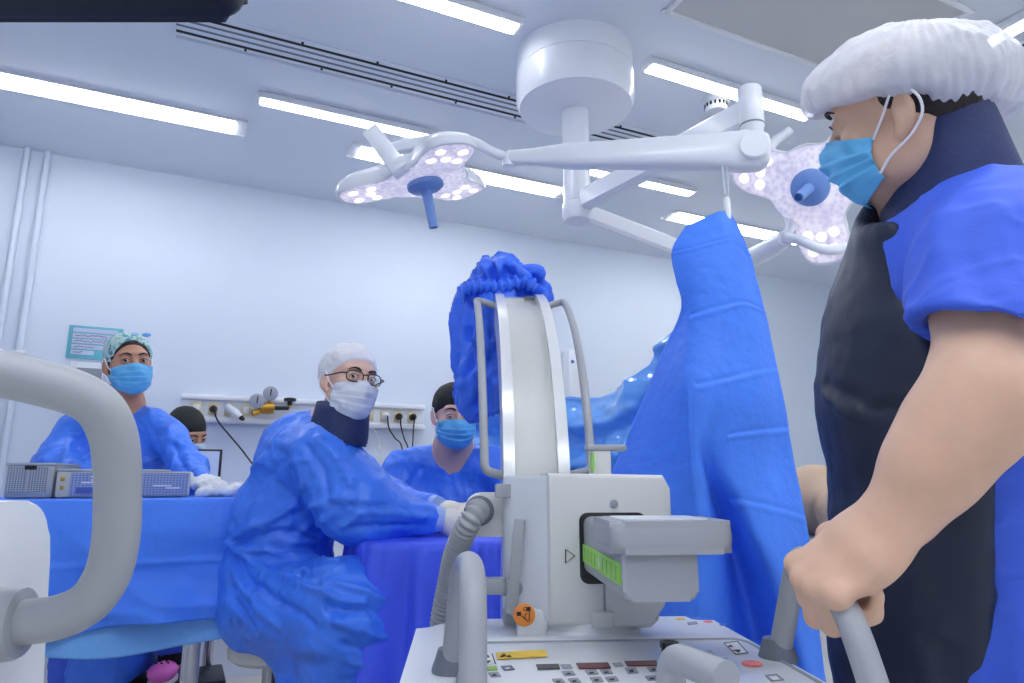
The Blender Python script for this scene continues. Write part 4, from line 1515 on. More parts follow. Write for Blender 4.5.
# green hose and clear tube
gx = Uy(355, 417, YF - .08)
t = thing('gas_hose', 'thin green gas hose dropping from the rail just right of the masked surgeon\'s head', 'hose', gx)
mesh_obj('hose_fitting', MB().tube([V(gx[0], YF - .045, gx[2]), gx, gx + V(.02, -.02, 0)], [.018, .02, .014], 16), M['green_hose'], t)
mesh_obj('hose', MB().tube(spline([gx + V(0, 0, -.01)] + [Uy(a, b_, YF - .09) for a, b_ in ((357, 432), (360, 450), (364, 470), (370, 520))] + [V(gx[0] + .12, YF - .10, .3), V(gx[0] + .14, YF - .12, .012)], 8), .008, 10), M['green_hose'], t)
t = thing('thin_tube', 'thin pale tube dropping from the plain beige socket plate', 'tube', Uy(374, 424, YF - .05))
mesh_obj('tube_line', MB().tube(spline([Uy(a, b_, YF - .075) for a, b_ in ((372, 424), (377, 436), (380, 448), (381, 480))], 8), .003, 8), M['white_soft'], t)
mesh_obj('tube_connector', MB().box(Uy(379, 448, YF - .075), (.016, .01, .028), bev=.003), M['white_soft'], t)
# wall device beside the arc
p, p2 = Uy(566, 350, YF - .06), Uy(580, 402, YF - .06)
t = thing('wall_dispenser', 'narrow white wall dispenser seen beside the right arc handle', 'dispenser', V(p[0], YF, p2[2]))
mesh_obj('dispenser_body', MB().box(V((p[0] + p2[0]) / 2, YF - .05, (p[2] + p2[2]) / 2), (p2[0] - p[0], .1, p[2] - p2[2]), bev=.012), M['white'], t)
cc = V(p[0] + .025, YF - .102, (p[2] * .7 + p2[2] * .3) + .02)
mesh_obj('dispenser_button', MB().lathe([(.012, 0), (.012, .004), (.002, .005)], cc, np.array([[1, 0, 0], [0, 0, -1], [0, 1, 0]], float), n=16), M['label_blue'], t)
mesh_obj('dispenser_cord', MB().tube(spline([cc + V(.02, -.004, -.01), cc + V(.075, -.01, -.04), cc + V(.085, -.01, -.16), cc + V(.06, -.005, -.27)], 8), .003, 8), M['white_soft'], t)

# laptop on a small stand behind the instrument table
lp = U(203, 478, 2.98)
t = thing('laptop_stand', 'small white stand carrying the laptop behind the instrument table', 'stand', V(lp[0], lp[1], 0))
mesh_obj('stand_top', MB().box(V(lp[0] + .12, lp[1] + .03, lp[2] - .03), (.34, .26, .025), bev=.005), M['white_soft'], t)
for sx in (-.01, .24):
    for sy in (-.07, .13):
        mesh_obj('leg', MB().tube([V(lp[0] + .09 + sx, lp[1] + sy, 0), V(lp[0] + .09 + sx, lp[1] + sy, lp[2] - .04)], .014, 12), M['steel'], t)
t = thing('laptop', 'open laptop with dark frame beside the person in the black cap', 'laptop', lp + V(0, 0, -.017))
zt_ = lp[2] - .0165
mesh_obj('keyboard_base', MB().box(V(lp[0] - .05, lp[1] + .0, zt_ + .008), (.24, .2, .014), bev=.003), M['black'], t)
aa = math.radians(14)
Rl = np.array([[1, 0, 0], [0, math.cos(aa), -math.sin(aa)], [0, math.sin(aa), math.cos(aa)]]).T
lc = V(lp[0] - .035, lp[1] + .10, zt_ + .075)
mesh_obj('laptop_lid', MB().box(lc, (.22, .008, .14), bev=.003), M['black'], t)
mesh_obj('screen', MB().box(lc + V(0, -.0045, .002), (.196, .002, .118)), M['screen_blue'], t, smooth=False)

# surgeon's stool
ss = U(280, 641, 2.10)
SEAT = ss[2]
t = thing('surgeon_stool', 'round stool with black gas post under the seated surgeon', 'stool', V(ss[0], ss[1], 0))
mesh_obj('seat', MB().lathe([(.06, -.05), (.13, -.048), (.148, -.035), (.15, -.012), (.142, 0), (.02, .004)], V(ss[0], ss[1], SEAT), n=40), M['case_pale'], t)
mesh_obj('gas_post', MB().tube([V(ss[0], ss[1], .10), V(ss[0], ss[1], .30), V(ss[0], ss[1], .301), V(ss[0], ss[1], SEAT - .05)], [.03, .03, .018, .018], 20), M['black'], t)
mesh_obj('foot_ring', MB().tube([V(ss[0] + .15 * math.cos(a), ss[1] + .15 * math.sin(a), .26) for a in np.linspace(0, 2 * PI, 41)], .011, 12, cap=False), M['chrome'], t)
for k in range(5):
    a = k * 2 * PI / 5 + .3
    e = V(math.cos(a), math.sin(a), 0)
    pz = V(ss[0], ss[1], 0)
    mesh_obj('base_leg', MB().tube([pz + e * .02 + V(0, 0, .12), pz + e * .20 + V(0, 0, .085)], [.022, .015], 12), M['chrome'], t)
    mesh_obj('ring_spoke', MB().tube([pz + e * .02 + V(0, 0, .22), pz + e * .15 + V(0, 0, .26)], .007, 8), M['chrome'], t)
    mesh_obj('caster', MB().lathe([(.012, -.014), (.03, -.014), (.032, 0), (.03, .014), (.012, .014)], pz + e * .205 + V(0, 0, .032), np.stack([e, UP, np.cross(e, UP)], 1), n=20), M['black'], t)
    mesh_obj('caster_stem', MB().tube([pz + e * .202 + V(0, 0, .08), pz + e * .205 + V(0, 0, .05)], .008, 8), M['black'], t)
# ================================================================== PEOPLE
M['skin'] = mat('skin_tan', (224, 182, 154), 0.5, bump=(260, .05), vary=(24, .05), sss=.12)
M['skin_woman'] = mat('skin_brown', (206, 150, 122), 0.5, bump=(260, .05), vary=(24, .05), sss=.12)
M['skin_pale'] = mat('skin_pale', (232, 190, 172), 0.5, bump=(260, .05), vary=(24, .05), sss=.12)
M['hair'] = mat('hair_dark', (38, 28, 24), 0.55, bump=(300, .4, (1, 1, .2)))
def gown_mat(name, rgb):
    """thin crinkled non-woven: broad creases and a fine crumple under the bump"""
    m = mat(name, rgb, .38, vary=(5, .05), spec=.5)
    nt = m.node_tree
    b = nt.nodes['Principled BSDF']
    tc = nt.nodes.new('ShaderNodeTexCoord')
    prev = None
    for sc_, dist, st_ in ((5.0, .060, (1, 1, 1.8)), (13.0, .018, (1.4, 1.4, 1)), (48.0, .004, (1, 1, 1))):
        mp = nt.nodes.new('ShaderNodeMapping')
        mp.inputs['Scale'].default_value = st_
        no = nt.nodes.new('ShaderNodeTexNoise')
        no.noise_type = 'RIDGED_MULTIFRACTAL' if sc_ < 40 else 'FBM'
        no.inputs['Scale'].default_value = sc_
        no.inputs['Detail'].default_value = 2
        no.inputs['Distortion'].default_value = .6
        bp = nt.nodes.new('ShaderNodeBump')
        bp.inputs['Strength'].default_value = .55
        bp.inputs['Distance'].default_value = dist
        nt.links.new(tc.outputs['Object'], mp.inputs['Vector'])
        nt.links.new(mp.outputs['Vector'], no.inputs['Vector'])
        nt.links.new(no.outputs['Fac'], bp.inputs['Height'])
        if prev:
            nt.links.new(prev.outputs['Normal'], bp.inputs['Normal'])
        prev = bp
    nt.links.new(prev.outputs['Normal'], b.inputs['Normal'])
    return m


M['gown'] = gown_mat('gown_blue', (66, 130, 248))
M['gown_dark'] = mat('scrub_navy', (34, 54, 150), 0.7, bump=(200, .1))
M['scrub'] = mat('scrub_blue', (62, 100, 222), 0.7, bump=(260, .08), vary=(5, .05))
M['apron'] = mat('lead_apron_navy', (32, 40, 62), 0.5, bump=(30, .12), vary=(4, .05), spec=.5)
M['collar'] = mat('collar_navy', (34, 48, 96), 0.6, bump=(200, .15))
M['mask_blue'] = mat('mask_blue', (104, 190, 240), 0.6, bump=(300, .1))
M['mask_white'] = mat('mask_white', (226, 230, 240), 0.6, bump=(300, .1))
M['mask_pale'] = mat('mask_pale_blue', (184, 208, 236), 0.6, bump=(300, .1))
M['loop'] = mat('ear_loop_white', (244, 244, 246), 0.6)
M['cap_white'] = mat('bouffant_white', (236, 236, 240), 0.7, bump=(120, .25))
M['cap_sheer'] = mat('bouffant_sheer', (232, 232, 238), 0.7, bump=(120, .25), alpha=.80)
M['cap_black'] = mat('cap_black', (26, 28, 30), 0.7, bump=(300, .15))
M['glove'] = mat('glove_latex', (230, 224, 208), 0.4, bump=(120, .1))
M['cuff'] = mat('cuff_white_blue', (170, 196, 240), 0.6, bump=(150, .2, (1, 1, 1)))
M['frames'] = mat('glasses_black', (24, 20, 20), 0.3)
M['lens_clear'] = mat('glasses_lens', (255, 255, 255), 0.02, trans=1.0, alpha=.25)
M['yellow_cloth'] = mat('undershirt_yellow', (214, 176, 60), 0.7)
M['pink'] = mat('clog_pink', (232, 108, 190), 0.45)
M['sock'] = mat('sock_dark', (34, 22, 34), 0.8)
M['sheet_pale'] = mat('sheet_pale_blue', (190, 214, 240), 0.7)
M['skin_shade'] = mat('skin_olive', (206, 176, 146), 0.5, bump=(200, .08), vary=(20, .05), sss=.1)


def print_cap():
    m = mat('cap_printed', (190, 220, 216), .7)
    nt = m.node_tree
    b = nt.nodes['Principled BSDF']
    tc = nt.nodes.new('ShaderNodeTexCoord')
    vo = nt.nodes.new('ShaderNodeTexVoronoi')
    vo.inputs['Scale'].default_value = 95
    cr = nt.nodes.new('ShaderNodeValToRGB')
    e = cr.color_ramp.elements
    e[0].position, e[0].color = .0, (*lin((200, 226, 220)), 1)
    e[1].position, e[1].color = 1.0, (*lin((86, 170, 190)), 1)
    for p_, c_ in ((.45, (176, 214, 206)), (.62, (120, 176, 150)), (.75, (210, 226, 230)), (.88, (96, 150, 176))):
        k = e.new(p_)
        k.color = (*lin(c_), 1)
    nt.links.new(tc.outputs['Object'], vo.inputs['Vector'])
    sp = nt.nodes.new('ShaderNodeSeparateColor')
    nt.links.new(vo.outputs['Color'], sp.inputs['Color'])
    nt.links.new(sp.outputs['Red'], cr.inputs['Fac'])
    nt.links.new(cr.outputs['Color'], b.inputs['Base Color'])
    return m


M['cap_print'] = print_cap()


def eye_mat(name, iris):
    m = mat(name, (236, 232, 230), .12)
    nt = m.node_tree
    b = nt.nodes['Principled BSDF']
    tc = nt.nodes.new('ShaderNodeTexCoord')
    sp = nt.nodes.new('ShaderNodeSeparateXYZ')
    cr = nt.nodes.new('ShaderNodeValToRGB')
    cr.color_ramp.interpolation = 'LINEAR'
    e = cr.color_ramp.elements
    e[0].position, e[0].color = .83, (.78, .74, .72, 1)
    e[1].position, e[1].color = .865, (*lin(iris), 1)
    k = e.new(.945)
    k.color = (*lin(iris), 1)
    k = e.new(.96)
    k.color = (.005, .005, .005, 1)
    mu = nt.nodes.new('ShaderNodeMath')
    mu.operation = 'MULTIPLY'
    mu.inputs[1].default_value = 1 / .0128
    nt.links.new(tc.outputs['Object'], sp.inputs['Vector'])
    nt.links.new(sp.outputs['Z'], mu.inputs[0])
    nt.links.new(mu.outputs[0], cr.inputs['Fac'])
    nt.links.new(cr.outputs['Color'], b.inputs['Base Color'])
    return m


M['eye'] = eye_mat('eye_brown', (58, 34, 22))


class Head:
    """head frame: x = the person's right, y = forward, z = up; origin midway between the ears at eye level"""

    def __init__(self, c, fwd, up, s=1.0):
        y = unit(fwd)
        z = unit(np.asarray(up, float) - y * (y @ np.asarray(up, float)))
        self.c, self.R, self.s = np.asarray(c, float), np.stack([np.cross(y, z), y, z], 1), s

    def P(self, x, y=None, z=None):
        v = V(x, y, z) if y is not None else np.asarray(x, float)
        return self.c + (v * self.s) @ self.R.T

    def D(self, x, y, z):
        return self.R @ V(x, y, z)

    def loc(self, X):
        return ((np.asarray(X) - self.c) @ self.R) / self.s

    def sculpt(self, sc, lids=True, closed=0.0):
        s, R = self.s, self.R

        def E(c, r, k=.02, op='+', rot=None):
            sc.ell(self.P(*c), V(*r) * s, R if rot is None else R @ rot, k * s, op)
        E((0, -.012, .030), (.074, .094, .078))
        E((0, .022, -.035), (.061, .066, .085), .03)
        E((0, .055, -.090), (.034, .034, .028), .03)
        for q in (-1, 1):
            E((q * .044, .058, -.026), (.022, .020, .020), .02)
            E((q * .052, .010, -.070), (.016, .035, .025), .03)
        E((0, .076, .024), (.050, .016, .012), .018)
        for q in (-1, 1):
            E((q * .031, .096, .000), (.017, .012, .010), .012, '-')
        sc.cone(self.P(0, .088, .006), self.P(0, .110, -.036), .0085 * s, .0125 * s, .012 * s)
        for q in (-1, 1):
            E((q * .011, .100, -.040), (.010, .011, .009), .008)
        E((0, .088, -.068), (.024, .012, .007), .010)
        E((0, .090, -.078), (.020, .010, .007), .008)
        if lids:
            for q in (-1, 1):
                E((q * .031, .0795, 0), (.0150, .0148, .0140), .004)
                E((q * .031, .0965, -.0012 - closed * .003), (.0128, .0085, .0052 * (1 - .75 * closed)), .002, '-')
        for q in (-1, 1):
            a = q * .35
            rot = np.array([[math.cos(a), -math.sin(a), 0], [math.sin(a), math.cos(a), 0], [0, 0, 1]])
            E((q * .080, -.012, -.012), (.0080, .016, .028), .004, '+', rot)
            E((q * .0885, -.008, -.007), (.006, .009, .016), .003, '-', rot)
            E((q * .076, -.005, -.036), (.006, .009, .010), .006)
        return self

    def neck(self, sc, base, r0=.052, r1=.060):
        sc.cone(self.P(0, -.018, -.055), base, r0 * self.s, r1, .03)
        return self

    def eyes(self, root, gaze, m='eye', brow='hair', brow_w=.0032):
        for q in (-1, 1):
            c = self.P(q * .031, .0795, 0)
            o = mesh_obj('eye', MB().ball(V(0, 0, 0), .0128 * self.s, n=24, m=16), M[m], None, angle=180)
            o.parent = root
            o.location = tuple(c - root_loc(root))
            g = unit(np.asarray(gaze, float) - c)
            o.rotation_euler = Matrix([tuple(r_) for r_ in frame(g)]).to_euler()
            P = [self.P(q * x, y, z) for x, y, z in ((.012, .096, .019), (.024, .0975, .0245), (.036, .0925, .0255), (.048, .080, .0205))]
            mesh_obj('eyebrow', MB().tube(spline(P, 6), np.array([.6, .8, .95, 1, 1.05, 1.1, 1.1, 1.1, 1.05, 1, .95, .9, .8, .75, .65, .55, .45, .35, .2]) * brow_w * self.s, 8), M[brow], root)
            P = [self.P(q * x, y, z) for x, y, z in ((.0185, .0905, .0015), (.025, .0945, .0052), (.033, .0948, .0058), (.041, .0915, .0032), (.0455, .088, -.001))]
            mesh_obj('eyelash', MB().tube(spline(P, 5), .0011 * self.s, 6), M['hair'], root)

    def mask(self, root, sc, m, pleat=.0035, drop=0.0, flat=0.0, loops=True):
        nu, nv = 61, 44
        u = np.linspace(-1, 1, nu)[None, :]
        v = np.linspace(0, 1, nv)[:, None]
        au = np.abs(u)
        ang = u * math.radians(80)
        top = -.012 - drop - .020 * au ** 1.4
        bot = -.126 + .036 * au ** 1.6
        z = top + (bot - top) * v
        ry = np.interp(v[:, 0], [0, .12, .35, .62, .85, 1], [.080, .096, .102, .094, .080, .058])[:, None]
        rx = np.interp(v[:, 0], [0, .5, 1], [.070, .069, .062])[:, None]
        nose = .020 * np.exp(-(u / .24) ** 2) * np.interp(v[:, 0], [0, .25, .6], [1, .8, 0])[:, None]
        y = .012 + (ry + nose) * np.cos(ang) ** .8 - flat
        x = rx * np.sin(ang)
        X = np.stack([x + 0 * v, y, z + 0 * u], -1)
        dirn = np.stack([np.sin(ang) + 0 * v, np.cos(ang) + 0 * v, 0 * ang + 0 * v], -1)
        W_ = self.P(X.reshape(-1, 3)).reshape(X.shape)
        Dw = dirn @ self.R.T
        for _ in range(14):
            d = sc.eval(W_.reshape(-1, 3)).reshape(nv, nu)
            W_ = W_ + Dw * (.0035 - d).clip(0, .01)[..., None]
        W_ = W_.copy()
        for _ in range(3):
            W_[1:-1, 1:-1] = .5 * W_[1:-1, 1:-1] + .125 * (W_[:-2, 1:-1] + W_[2:, 1:-1] + W_[1:-1, :-2] + W_[1:-1, 2:])
        pl = np.zeros_like(v)
        for v0 in (.30, .48, .66):
            t = (v - v0) / .12
            pl = pl + pleat * np.where((t > 0) & (t < 1), 1 - t, 0) * 1.0
        pl = pl * (1 - .5 * au) + .0016 * np.sin(u * 9 + v * 11) * au + .0022 * noise3(X * 60 / 1.0)
        W_ = W_ + Dw * pl[..., None] * self.s
        o = mesh_obj('face_mask', sheet(W_, .0012), M[m], root, angle=180)
        if loops:
            for q in (-1, 1):
                col = 0 if q < 0 else nu - 1
                a, b_ = W_[2, col], W_[-6, col]
                P = [a, .5 * a + .5 * self.P(q * .080, -.002, .012) + self.D(q * .004, 0, 0), self.P(q * .083, -.006, .020), self.P(q * .087, -.030, .006), self.P(q * .085, -.034, -.020), self.P(q * .080, -.016, -.044), .5 * b_ + .5 * self.P(q * .079, -.005, -.045) + self.D(q * .003, 0, 0), b_]
                mesh_obj('ear_loop', MB().tube(spline(P, 5), .0019 * self.s, 8), M['loop'], o)
        return o


def hand(sc, o, R, curl=(.35, .5, .35), spread=.0, thumb=None, grow=0.0, s=1.0, k=.006):
    """fingers along R[:,1], back of the hand R[:,2], thumb towards R[:,0]"""
    def P(x, y, z):
        return o + R @ (V(x, y, z) * s)
    sc.ecap(P(0, -.012, 0), P(0, .036, 0), ((.029 + grow) * s, (.021 + grow) * s), ((.037 + grow) * s, (.0165 + grow) * s), R[:, 0], .012)
    sc.ecap(P(0, .036, 0), P(.001, .076, .001), ((.037 + grow) * s, (.0165 + grow) * s), ((.039 + grow) * s, (.0125 + grow) * s), R[:, 0], .012)
    sc.ell(P(.024, .034, -.010), V(.018 + grow, .032 + grow, .015 + grow) * s, R, .012)
    sc.ell(P(-.026, .034, -.008), V(.013 + grow, .034 + grow, .013 + grow) * s, R, .012)
    tips = []
    for i, (x, y, L, r) in enumerate(((.030, .088, (.042, .026, .021), .0092), (.0105, .093, (.046, .029, .022), .0094), (-.0095, .089, (.043, .027, .021), .0088), (-.028, .079, (.034, .021, .019), .0078))):
        cu = curl[i] if isinstance(curl[0], (tuple, list)) else curl
        a = 0.0
        p = V(x, y, 0)
        pts = [P(*p)]
        sx = spread * (x / .03)
        for q in range(3):
            a += cu[q]
            p = p + L[q] * V(math.sin(sx) * math.cos(a), math.cos(sx) * math.cos(a), -math.sin(a))
            pts.append(P(*p))
        rs = [(r * f + grow) * s for f in (1.12, 1.0, .92, .78)]
        sc.chain(pts, rs, k)
        sc.ell(P(x, y - .002, .006), V(.009 + grow, .010 + grow, .006 + grow) * s, R, .008)
        tips.append(pts)
    th = thumb or ((.026, .018, -.008), (.044, .046, -.020), (.052, .076, -.026), (.050, .100, -.030))
    sc.chain([P(*t) for t in th], [(f + grow) * s for f in (.017, .0125, .0108, .0085)], k)
    return tips


def wrinkle(amp=.012, f=4.0, st=(1, 1, .6), seed=0.0, fine=.0015):
    """cloth folds: sharp crests on a slowly wandering direction"""
    st = np.array(st)

    def fn(P):
        w = P + .09 * np.stack([noise3(P * 3 + seed), noise3(P * 3 + seed + 9), noise3(P * 3 + seed + 17)], 1)
        a = ridge(w * f * st + seed) ** 1.5 - .28
        b_ = ridge(w * f * 2.1 * st[[1, 0, 2]] + seed + 31) ** 1.4 - .28
        c_ = ridge((w[:, [2, 0, 1]] * f * 3.3) * st + seed + 57) ** 1.4 - .28
        return amp * (a + .5 * b_ + .3 * c_) + fine * noise3(P * 40 + seed)
    return fn


def person(sc, vox, m, label, base, smooth=2):
    o, _, _ = sdf_obj('person', sc, vox, M[m], origin=V(base[0], base[1], 0), smooth=smooth)
    return tag(o, label, 'person')


def cap_shell(hd, name, root, m, c, r, cut_o, cut_n, vox=.004, disp=None, extra=None, after=0):
    sc = Sculpt()
    sc.ell(hd.P(*c), V(*r) * hd.s, hd.R, .01)
    for e in extra or []:
        sc.ell(hd.P(*e[0]), V(*e[1]) * hd.s, hd.R, .03)
    sc.half(hd.P(*cut_o), hd.D(*cut_n), .006)
    o, _, _ = sdf_obj(name, sc, vox, M[m], root, disp=disp, after=after)
    return o


def limb_R(y, z):
    y = unit(y)
    z = unit(np.asarray(z, float) - y * (y @ np.asarray(z, float)))
    return np.stack([np.cross(y, z), y, z], 1)


# ------------------------------------------------------------------ seated surgeon
hd = Head(U(350, 382, 2.05), -CF * .75 + CR * .63 + CU * .18, CU * .95 + CR * .09 + CF * .25, .95)
J = dict(neck=U(328, 430, 2.12), rsh=U(322, 458, 1.99), rel=U(368, 511, 1.93), rwr=U(428, 518, 1.96), lsh=U(346, 464, 2.27), lel=U(396, 506, 2.21), lwr=U(428, 507, 2.12),
         chest=U(308, 470, 2.13), belly=U(290, 545, 2.13), hip=U(268, 600, 2.10), rk=U(352, 600, 1.80), lk=U(360, 602, 1.88), ra=U(362, 740, 1.84), la=U(366, 735, 1.88))
sc = Sculpt()
hd.sculpt(sc)
hd.neck(sc, J['neck'])
sc.chain([J['neck'], J['chest'], J['belly'], J['hip']], [.07, .11, .11, .11], .05)
sc.chain([J['chest'], J['rsh'], J['rel'], J['rwr']], [.07, .055, .045, .032], .03)
sc.chain([J['chest'], J['lsh'], J['lel'], J['lwr']], [.07, .055, .045, .032], .03)
sc.chain([J['hip'], J['rk'], J['ra']], [.08, .06, .045], .03)
sc.chain([J['hip'], J['lk'], J['la']], [.08, .06, .045], .03)
hr = U(455, 519, 2.03)
Rr = limb_R(hr - J['rwr'], CU * .8 - CF * .5)
hand(sc, J['rwr'] + unit(hr - J['rwr']) * .03, Rr, (.3, .45, .3))
hl = U(462, 512, 2.10)
Rl_ = limb_R(hl - J['lwr'], CU * .9 - CF * .3)
hand(sc, J['lwr'] + unit(hl - J['lwr']) * .03, Rl_ @ np.diag([-1, 1, 1]), (.3, .4, .3))
surg = person(sc, .004, 'skin_pale', 'seated surgeon in blue gown, white cap, glasses and white mask, turned to the camera', J['hip'])
hd.eyes(surg, EYE + V(0, 0, .0))
hd.mask(surg, sc, 'mask_white', .0028)
# gown
g = Sculpt()
g.ell(U(307, 460, 2.13), (.148, .165, .148), RCAM, .05)
g.ell(U(286, 515, 2.13), (.172, .17, .15), RCAM, .06)
g.ell(U(275, 568, 2.12), (.175, .17, .14), RCAM, .06)
g.ell(U(272, 602, 2.10), (.165, .17, .135), RCAM, .05)
g.chain([J['rsh'], U(352, 500, 1.94), J['rel'], J['rwr'] - unit(J['rwr'] - J['rel']) * .01], [.105, .098, .082, .046], .05)
g.chain([J['lsh'], J['lel'], J['lwr']], [.075, .065, .045], .05)
g.cone(U(272, 605, 2.03), U(342, 612, 1.82), .135, .130, .05)
g.cone(U(346, 610, 1.81), U(350, 720, 1.84), .120, .13, .05)
g.cone(U(290, 610, 2.18), U(350, 612, 1.91), .13, .11, .05)
g.cone(U(350, 612, 1.91), U(352, 720, 1.93), .105, .115, .05)
g.cone(U(300, 625, 2.02), U(330, 705, 1.92), .11, .12, .06)
g.cone(hd.P(0, -.01, -.125), hd.P(0, -.01, -.03), .070, .09, .012, '-')
tie = U(222, 545, 2.03)
fl = [(p_, a_, w_) for p_, a_, w_ in (
    ([tie, U(245, 530, 2), U(275, 516, 2), U(310, 508, 2), U(335, 500, 2)], .016, .010), ([tie, U(250, 540, 2), U(290, 536, 2), U(330, 540, 2)], -.016, .011), ([tie, U(252, 552, 2), U(290, 552, 2), U(338, 556, 2)], .014, .009),
    ([tie, U(248, 562, 2), U(285, 574, 2), U(330, 592, 2), U(370, 602, 2)], .015, .010), ([tie, U(240, 572, 2), U(268, 596, 2), U(305, 625, 2)], -.015, .011), ([tie, U(234, 580, 2), U(252, 605, 2), U(272, 628, 2)], .014, .009),
    ([tie, U(226, 580, 2), U(236, 612, 2), U(248, 634, 2)], -.012, .009), ([tie, U(228, 520, 2), U(240, 490, 2), U(262, 455, 2)], .012, .010), ([U(236, 520, 2), U(252, 490, 2), U(280, 462, 2)], -.010, .012),
    ([U(345, 560, 2), U(310, 566, 2), U(280, 566, 2)], .012, .012), ([U(388, 598, 2), U(360, 582, 2), U(320, 578, 2)], .013, .010), ([U(394, 618, 2), U(360, 606, 2), U(320, 606, 2)], -.013, .012), ([U(396, 640, 2), U(365, 636, 2), U(330, 628, 2)], .012, .010),
    ([U(396, 655, 2), U(370, 656, 2), U(345, 650, 2)], -.012, .009), ([U(396, 668, 2), U(372, 672, 2), U(350, 668, 2)], .012, .008), ([U(318, 432, 2), U(340, 455, 2), U(352, 480, 2)], .011, .012), ([U(300, 440, 2), U(318, 468, 2), U(322, 505, 2)], -.012, .012),
    ([U(338, 528, 2), U(365, 516, 2), U(400, 514, 2), U(430, 518, 2)], .012, .009), ([U(345, 505, 2), U(375, 505, 2), U(410, 508, 2)], -.010, .009), ([U(350, 532, 2), U(385, 530, 2), U(420, 528, 2)], -.010, .008), ([U(330, 490, 2), U(352, 500, 2), U(372, 498, 2)], .010, .010),
    ([U(285, 450, 2), U(296, 485, 2), U(290, 520, 2)], .008, .014), ([U(330, 515, 2), U(310, 530, 2), U(296, 545, 2)], .010, .010))]
gown, _, _ = sdf_obj('surgical_gown', g, .007, M['gown'], surg, disp=creases(fl, wrinkle(.011, 3.0, (1, 1, 1.3), 2.0)))
for o_, R_, e_ in ((J['rwr'], Rr, 'rel'), (J['lwr'], Rl_, 'lel')):
    ax = unit(o_ - J[e_])
    mesh_obj('cuff', MB().tube([o_ - ax * .012, o_ + ax * .012, o_ + ax * .045], [.044, .039, .034], 24), M['cuff'], gown)
gl = Sculpt()
hand(gl, J['rwr'] + unit(hr - J['rwr']) * .03, Rr, (.3, .45, .3), grow=.0022)
sdf_obj('glove', gl, .004, M['glove'], surg)
gl = Sculpt()
hand(gl, J['lwr'] + unit(hl - J['lwr']) * .03, Rl_ @ np.diag([-1, 1, 1]), (.3, .4, .3), grow=.0022)
sdf_obj('glove', gl, .004, M['glove'], surg)
ck = hd.P(0, -.030, -.138)
cax = hd.D(0, .10, 1)
b = MB()
fr = frame(cax, hd.D(0, 1, 0)) @ np.diag([1, 1.12, 1])
b.lathe([(.086, -.042), (.086, -.02), (.080, .035), (.078, .062), (.074, .064), (.070, .058), (.075, .03), (.085, -.05)], ck, fr, n=48)
mesh_obj('thyroid_collar', b, M['collar'], surg, angle=60)
cap_shell(hd, 'bouffant_cap', surg, 'cap_white', (0, -.022, .044), (.084, .104, .084), (0, .082, .062), (0, .60, -.80), disp=lambda P: (foldnoise(P, 26, .004, seed=5) + .004 * (ridge(P * 22) - .3)) * np.clip(-(hd.loc(P)[:, 1] * .6 - hd.loc(P)[:, 2] * .8 + .0) * 40 + .2, .15, 1), extra=[((0, -.07, .02), (.074, .06, .06))])
# glasses
gm = []
for q in (-1, 1):
    ol = [hd.P(q * (.033 + .025 * np.sign(math.cos(a)) * abs(math.cos(a)) ** .7), .108 - .012 * abs(.033 + .025 * math.cos(a)) / .05, -.002 + .017 * np.sign(math.sin(a)) * abs(math.sin(a)) ** .75) for a in np.linspace(0, 2 * PI, 33)]
    rim = mesh_obj('glasses', MB().tube(ol, .0017, 8, cap=False), M['frames'], surg) if not gm else mesh_obj('rim', MB().tube(ol, .0017, 8, cap=False), M['frames'], gm[0])
    gm.append(rim)
    lens = MB().add(np.array(ol[:-1]), [tuple(range(32))])
    mesh_obj('lens', lens, M['lens_clear'], gm[0], smooth=False)
    tp = [hd.P(q * .058, .096, .004), hd.P(q * .072, .085, .004), hd.P(q * .079, .03, .004), hd.P(q * .082, -.008, .006)]
    mesh_obj('temple_arm', MB().tube(spline(tp, 5), .0022, 8), M['frames'], gm[0])
mesh_obj('bridge', MB().tube(spline([hd.P(-.009, .107, .004), hd.P(0, .112, .006), hd.P(.009, .107, .004)], 4), .0017, 8), M['frames'], gm[0])

# ------------------------------------------------------------------ woman at the instrument table
hd = Head(U(129, 363.5, 2.66), -CF * .73 + CR * .65 + CU * .16, CU * .98 - CR * .08 + CF * .12, 1.0)
J = dict(neck=U(126, 406, 2.70), rsh=U(78, 432, 2.75), rel=U(58, 470, 2.62), rwr=U(96, 476, 2.48), lsh=U(167, 434, 2.68), lel=U(188, 470, 2.56), lwr=U(200, 481, 2.40))
base = U(126, 480, 2.76)
sc = Sculpt()
hd.sculpt(sc)
hd.neck(sc, J['neck'], .046, .055)
ch, pe = U(126, 445, 2.72), V(base[0], base[1], .86)
sc.chain([J['neck'], ch, pe], [.06, .10, .11], .05)
sc.chain([ch, J['rsh'], J['rel'], J['rwr']], [.06, .045, .038, .028], .03)
sc.chain([ch, J['lsh'], J['lel'], J['lwr']], [.06, .045, .038, .028], .03)
fl_ = V(base[0] - .10, base[1] + .02, 0)
footp = U(166, 669, 2.60)
sc.chain([pe - V(.08, 0, 0), V(fl_[0], fl_[1], .48), V(fl_[0], fl_[1], .10)], [.09, .06, .04], .03)
kn = V(footp[0] + .0, footp[1] + .03, footp[2] + .42)
sc.chain([pe + V(.08, 0, 0), kn, footp + CFH * .05 + V(0, 0, .06)], [.09, .06, .042], .03)
hl = U(212, 484, 2.32)
Rh = limb_R(hl - J['lwr'], CU * .9 - CF * .3)
hand(sc, J['lwr'], Rh @ np.diag([-1, 1, 1]), (.4, .5, .4), s=.92)
Rh2 = limb_R(CR * .7 - CF * .5 - CU * .1, CU)
hand(sc, J['rwr'], Rh2, (.4, .5, .4), s=.92)
wom = person(sc, .004, 'skin_woman', 'woman standing behind the instrument table in blue gown, printed cap and blue mask', base)
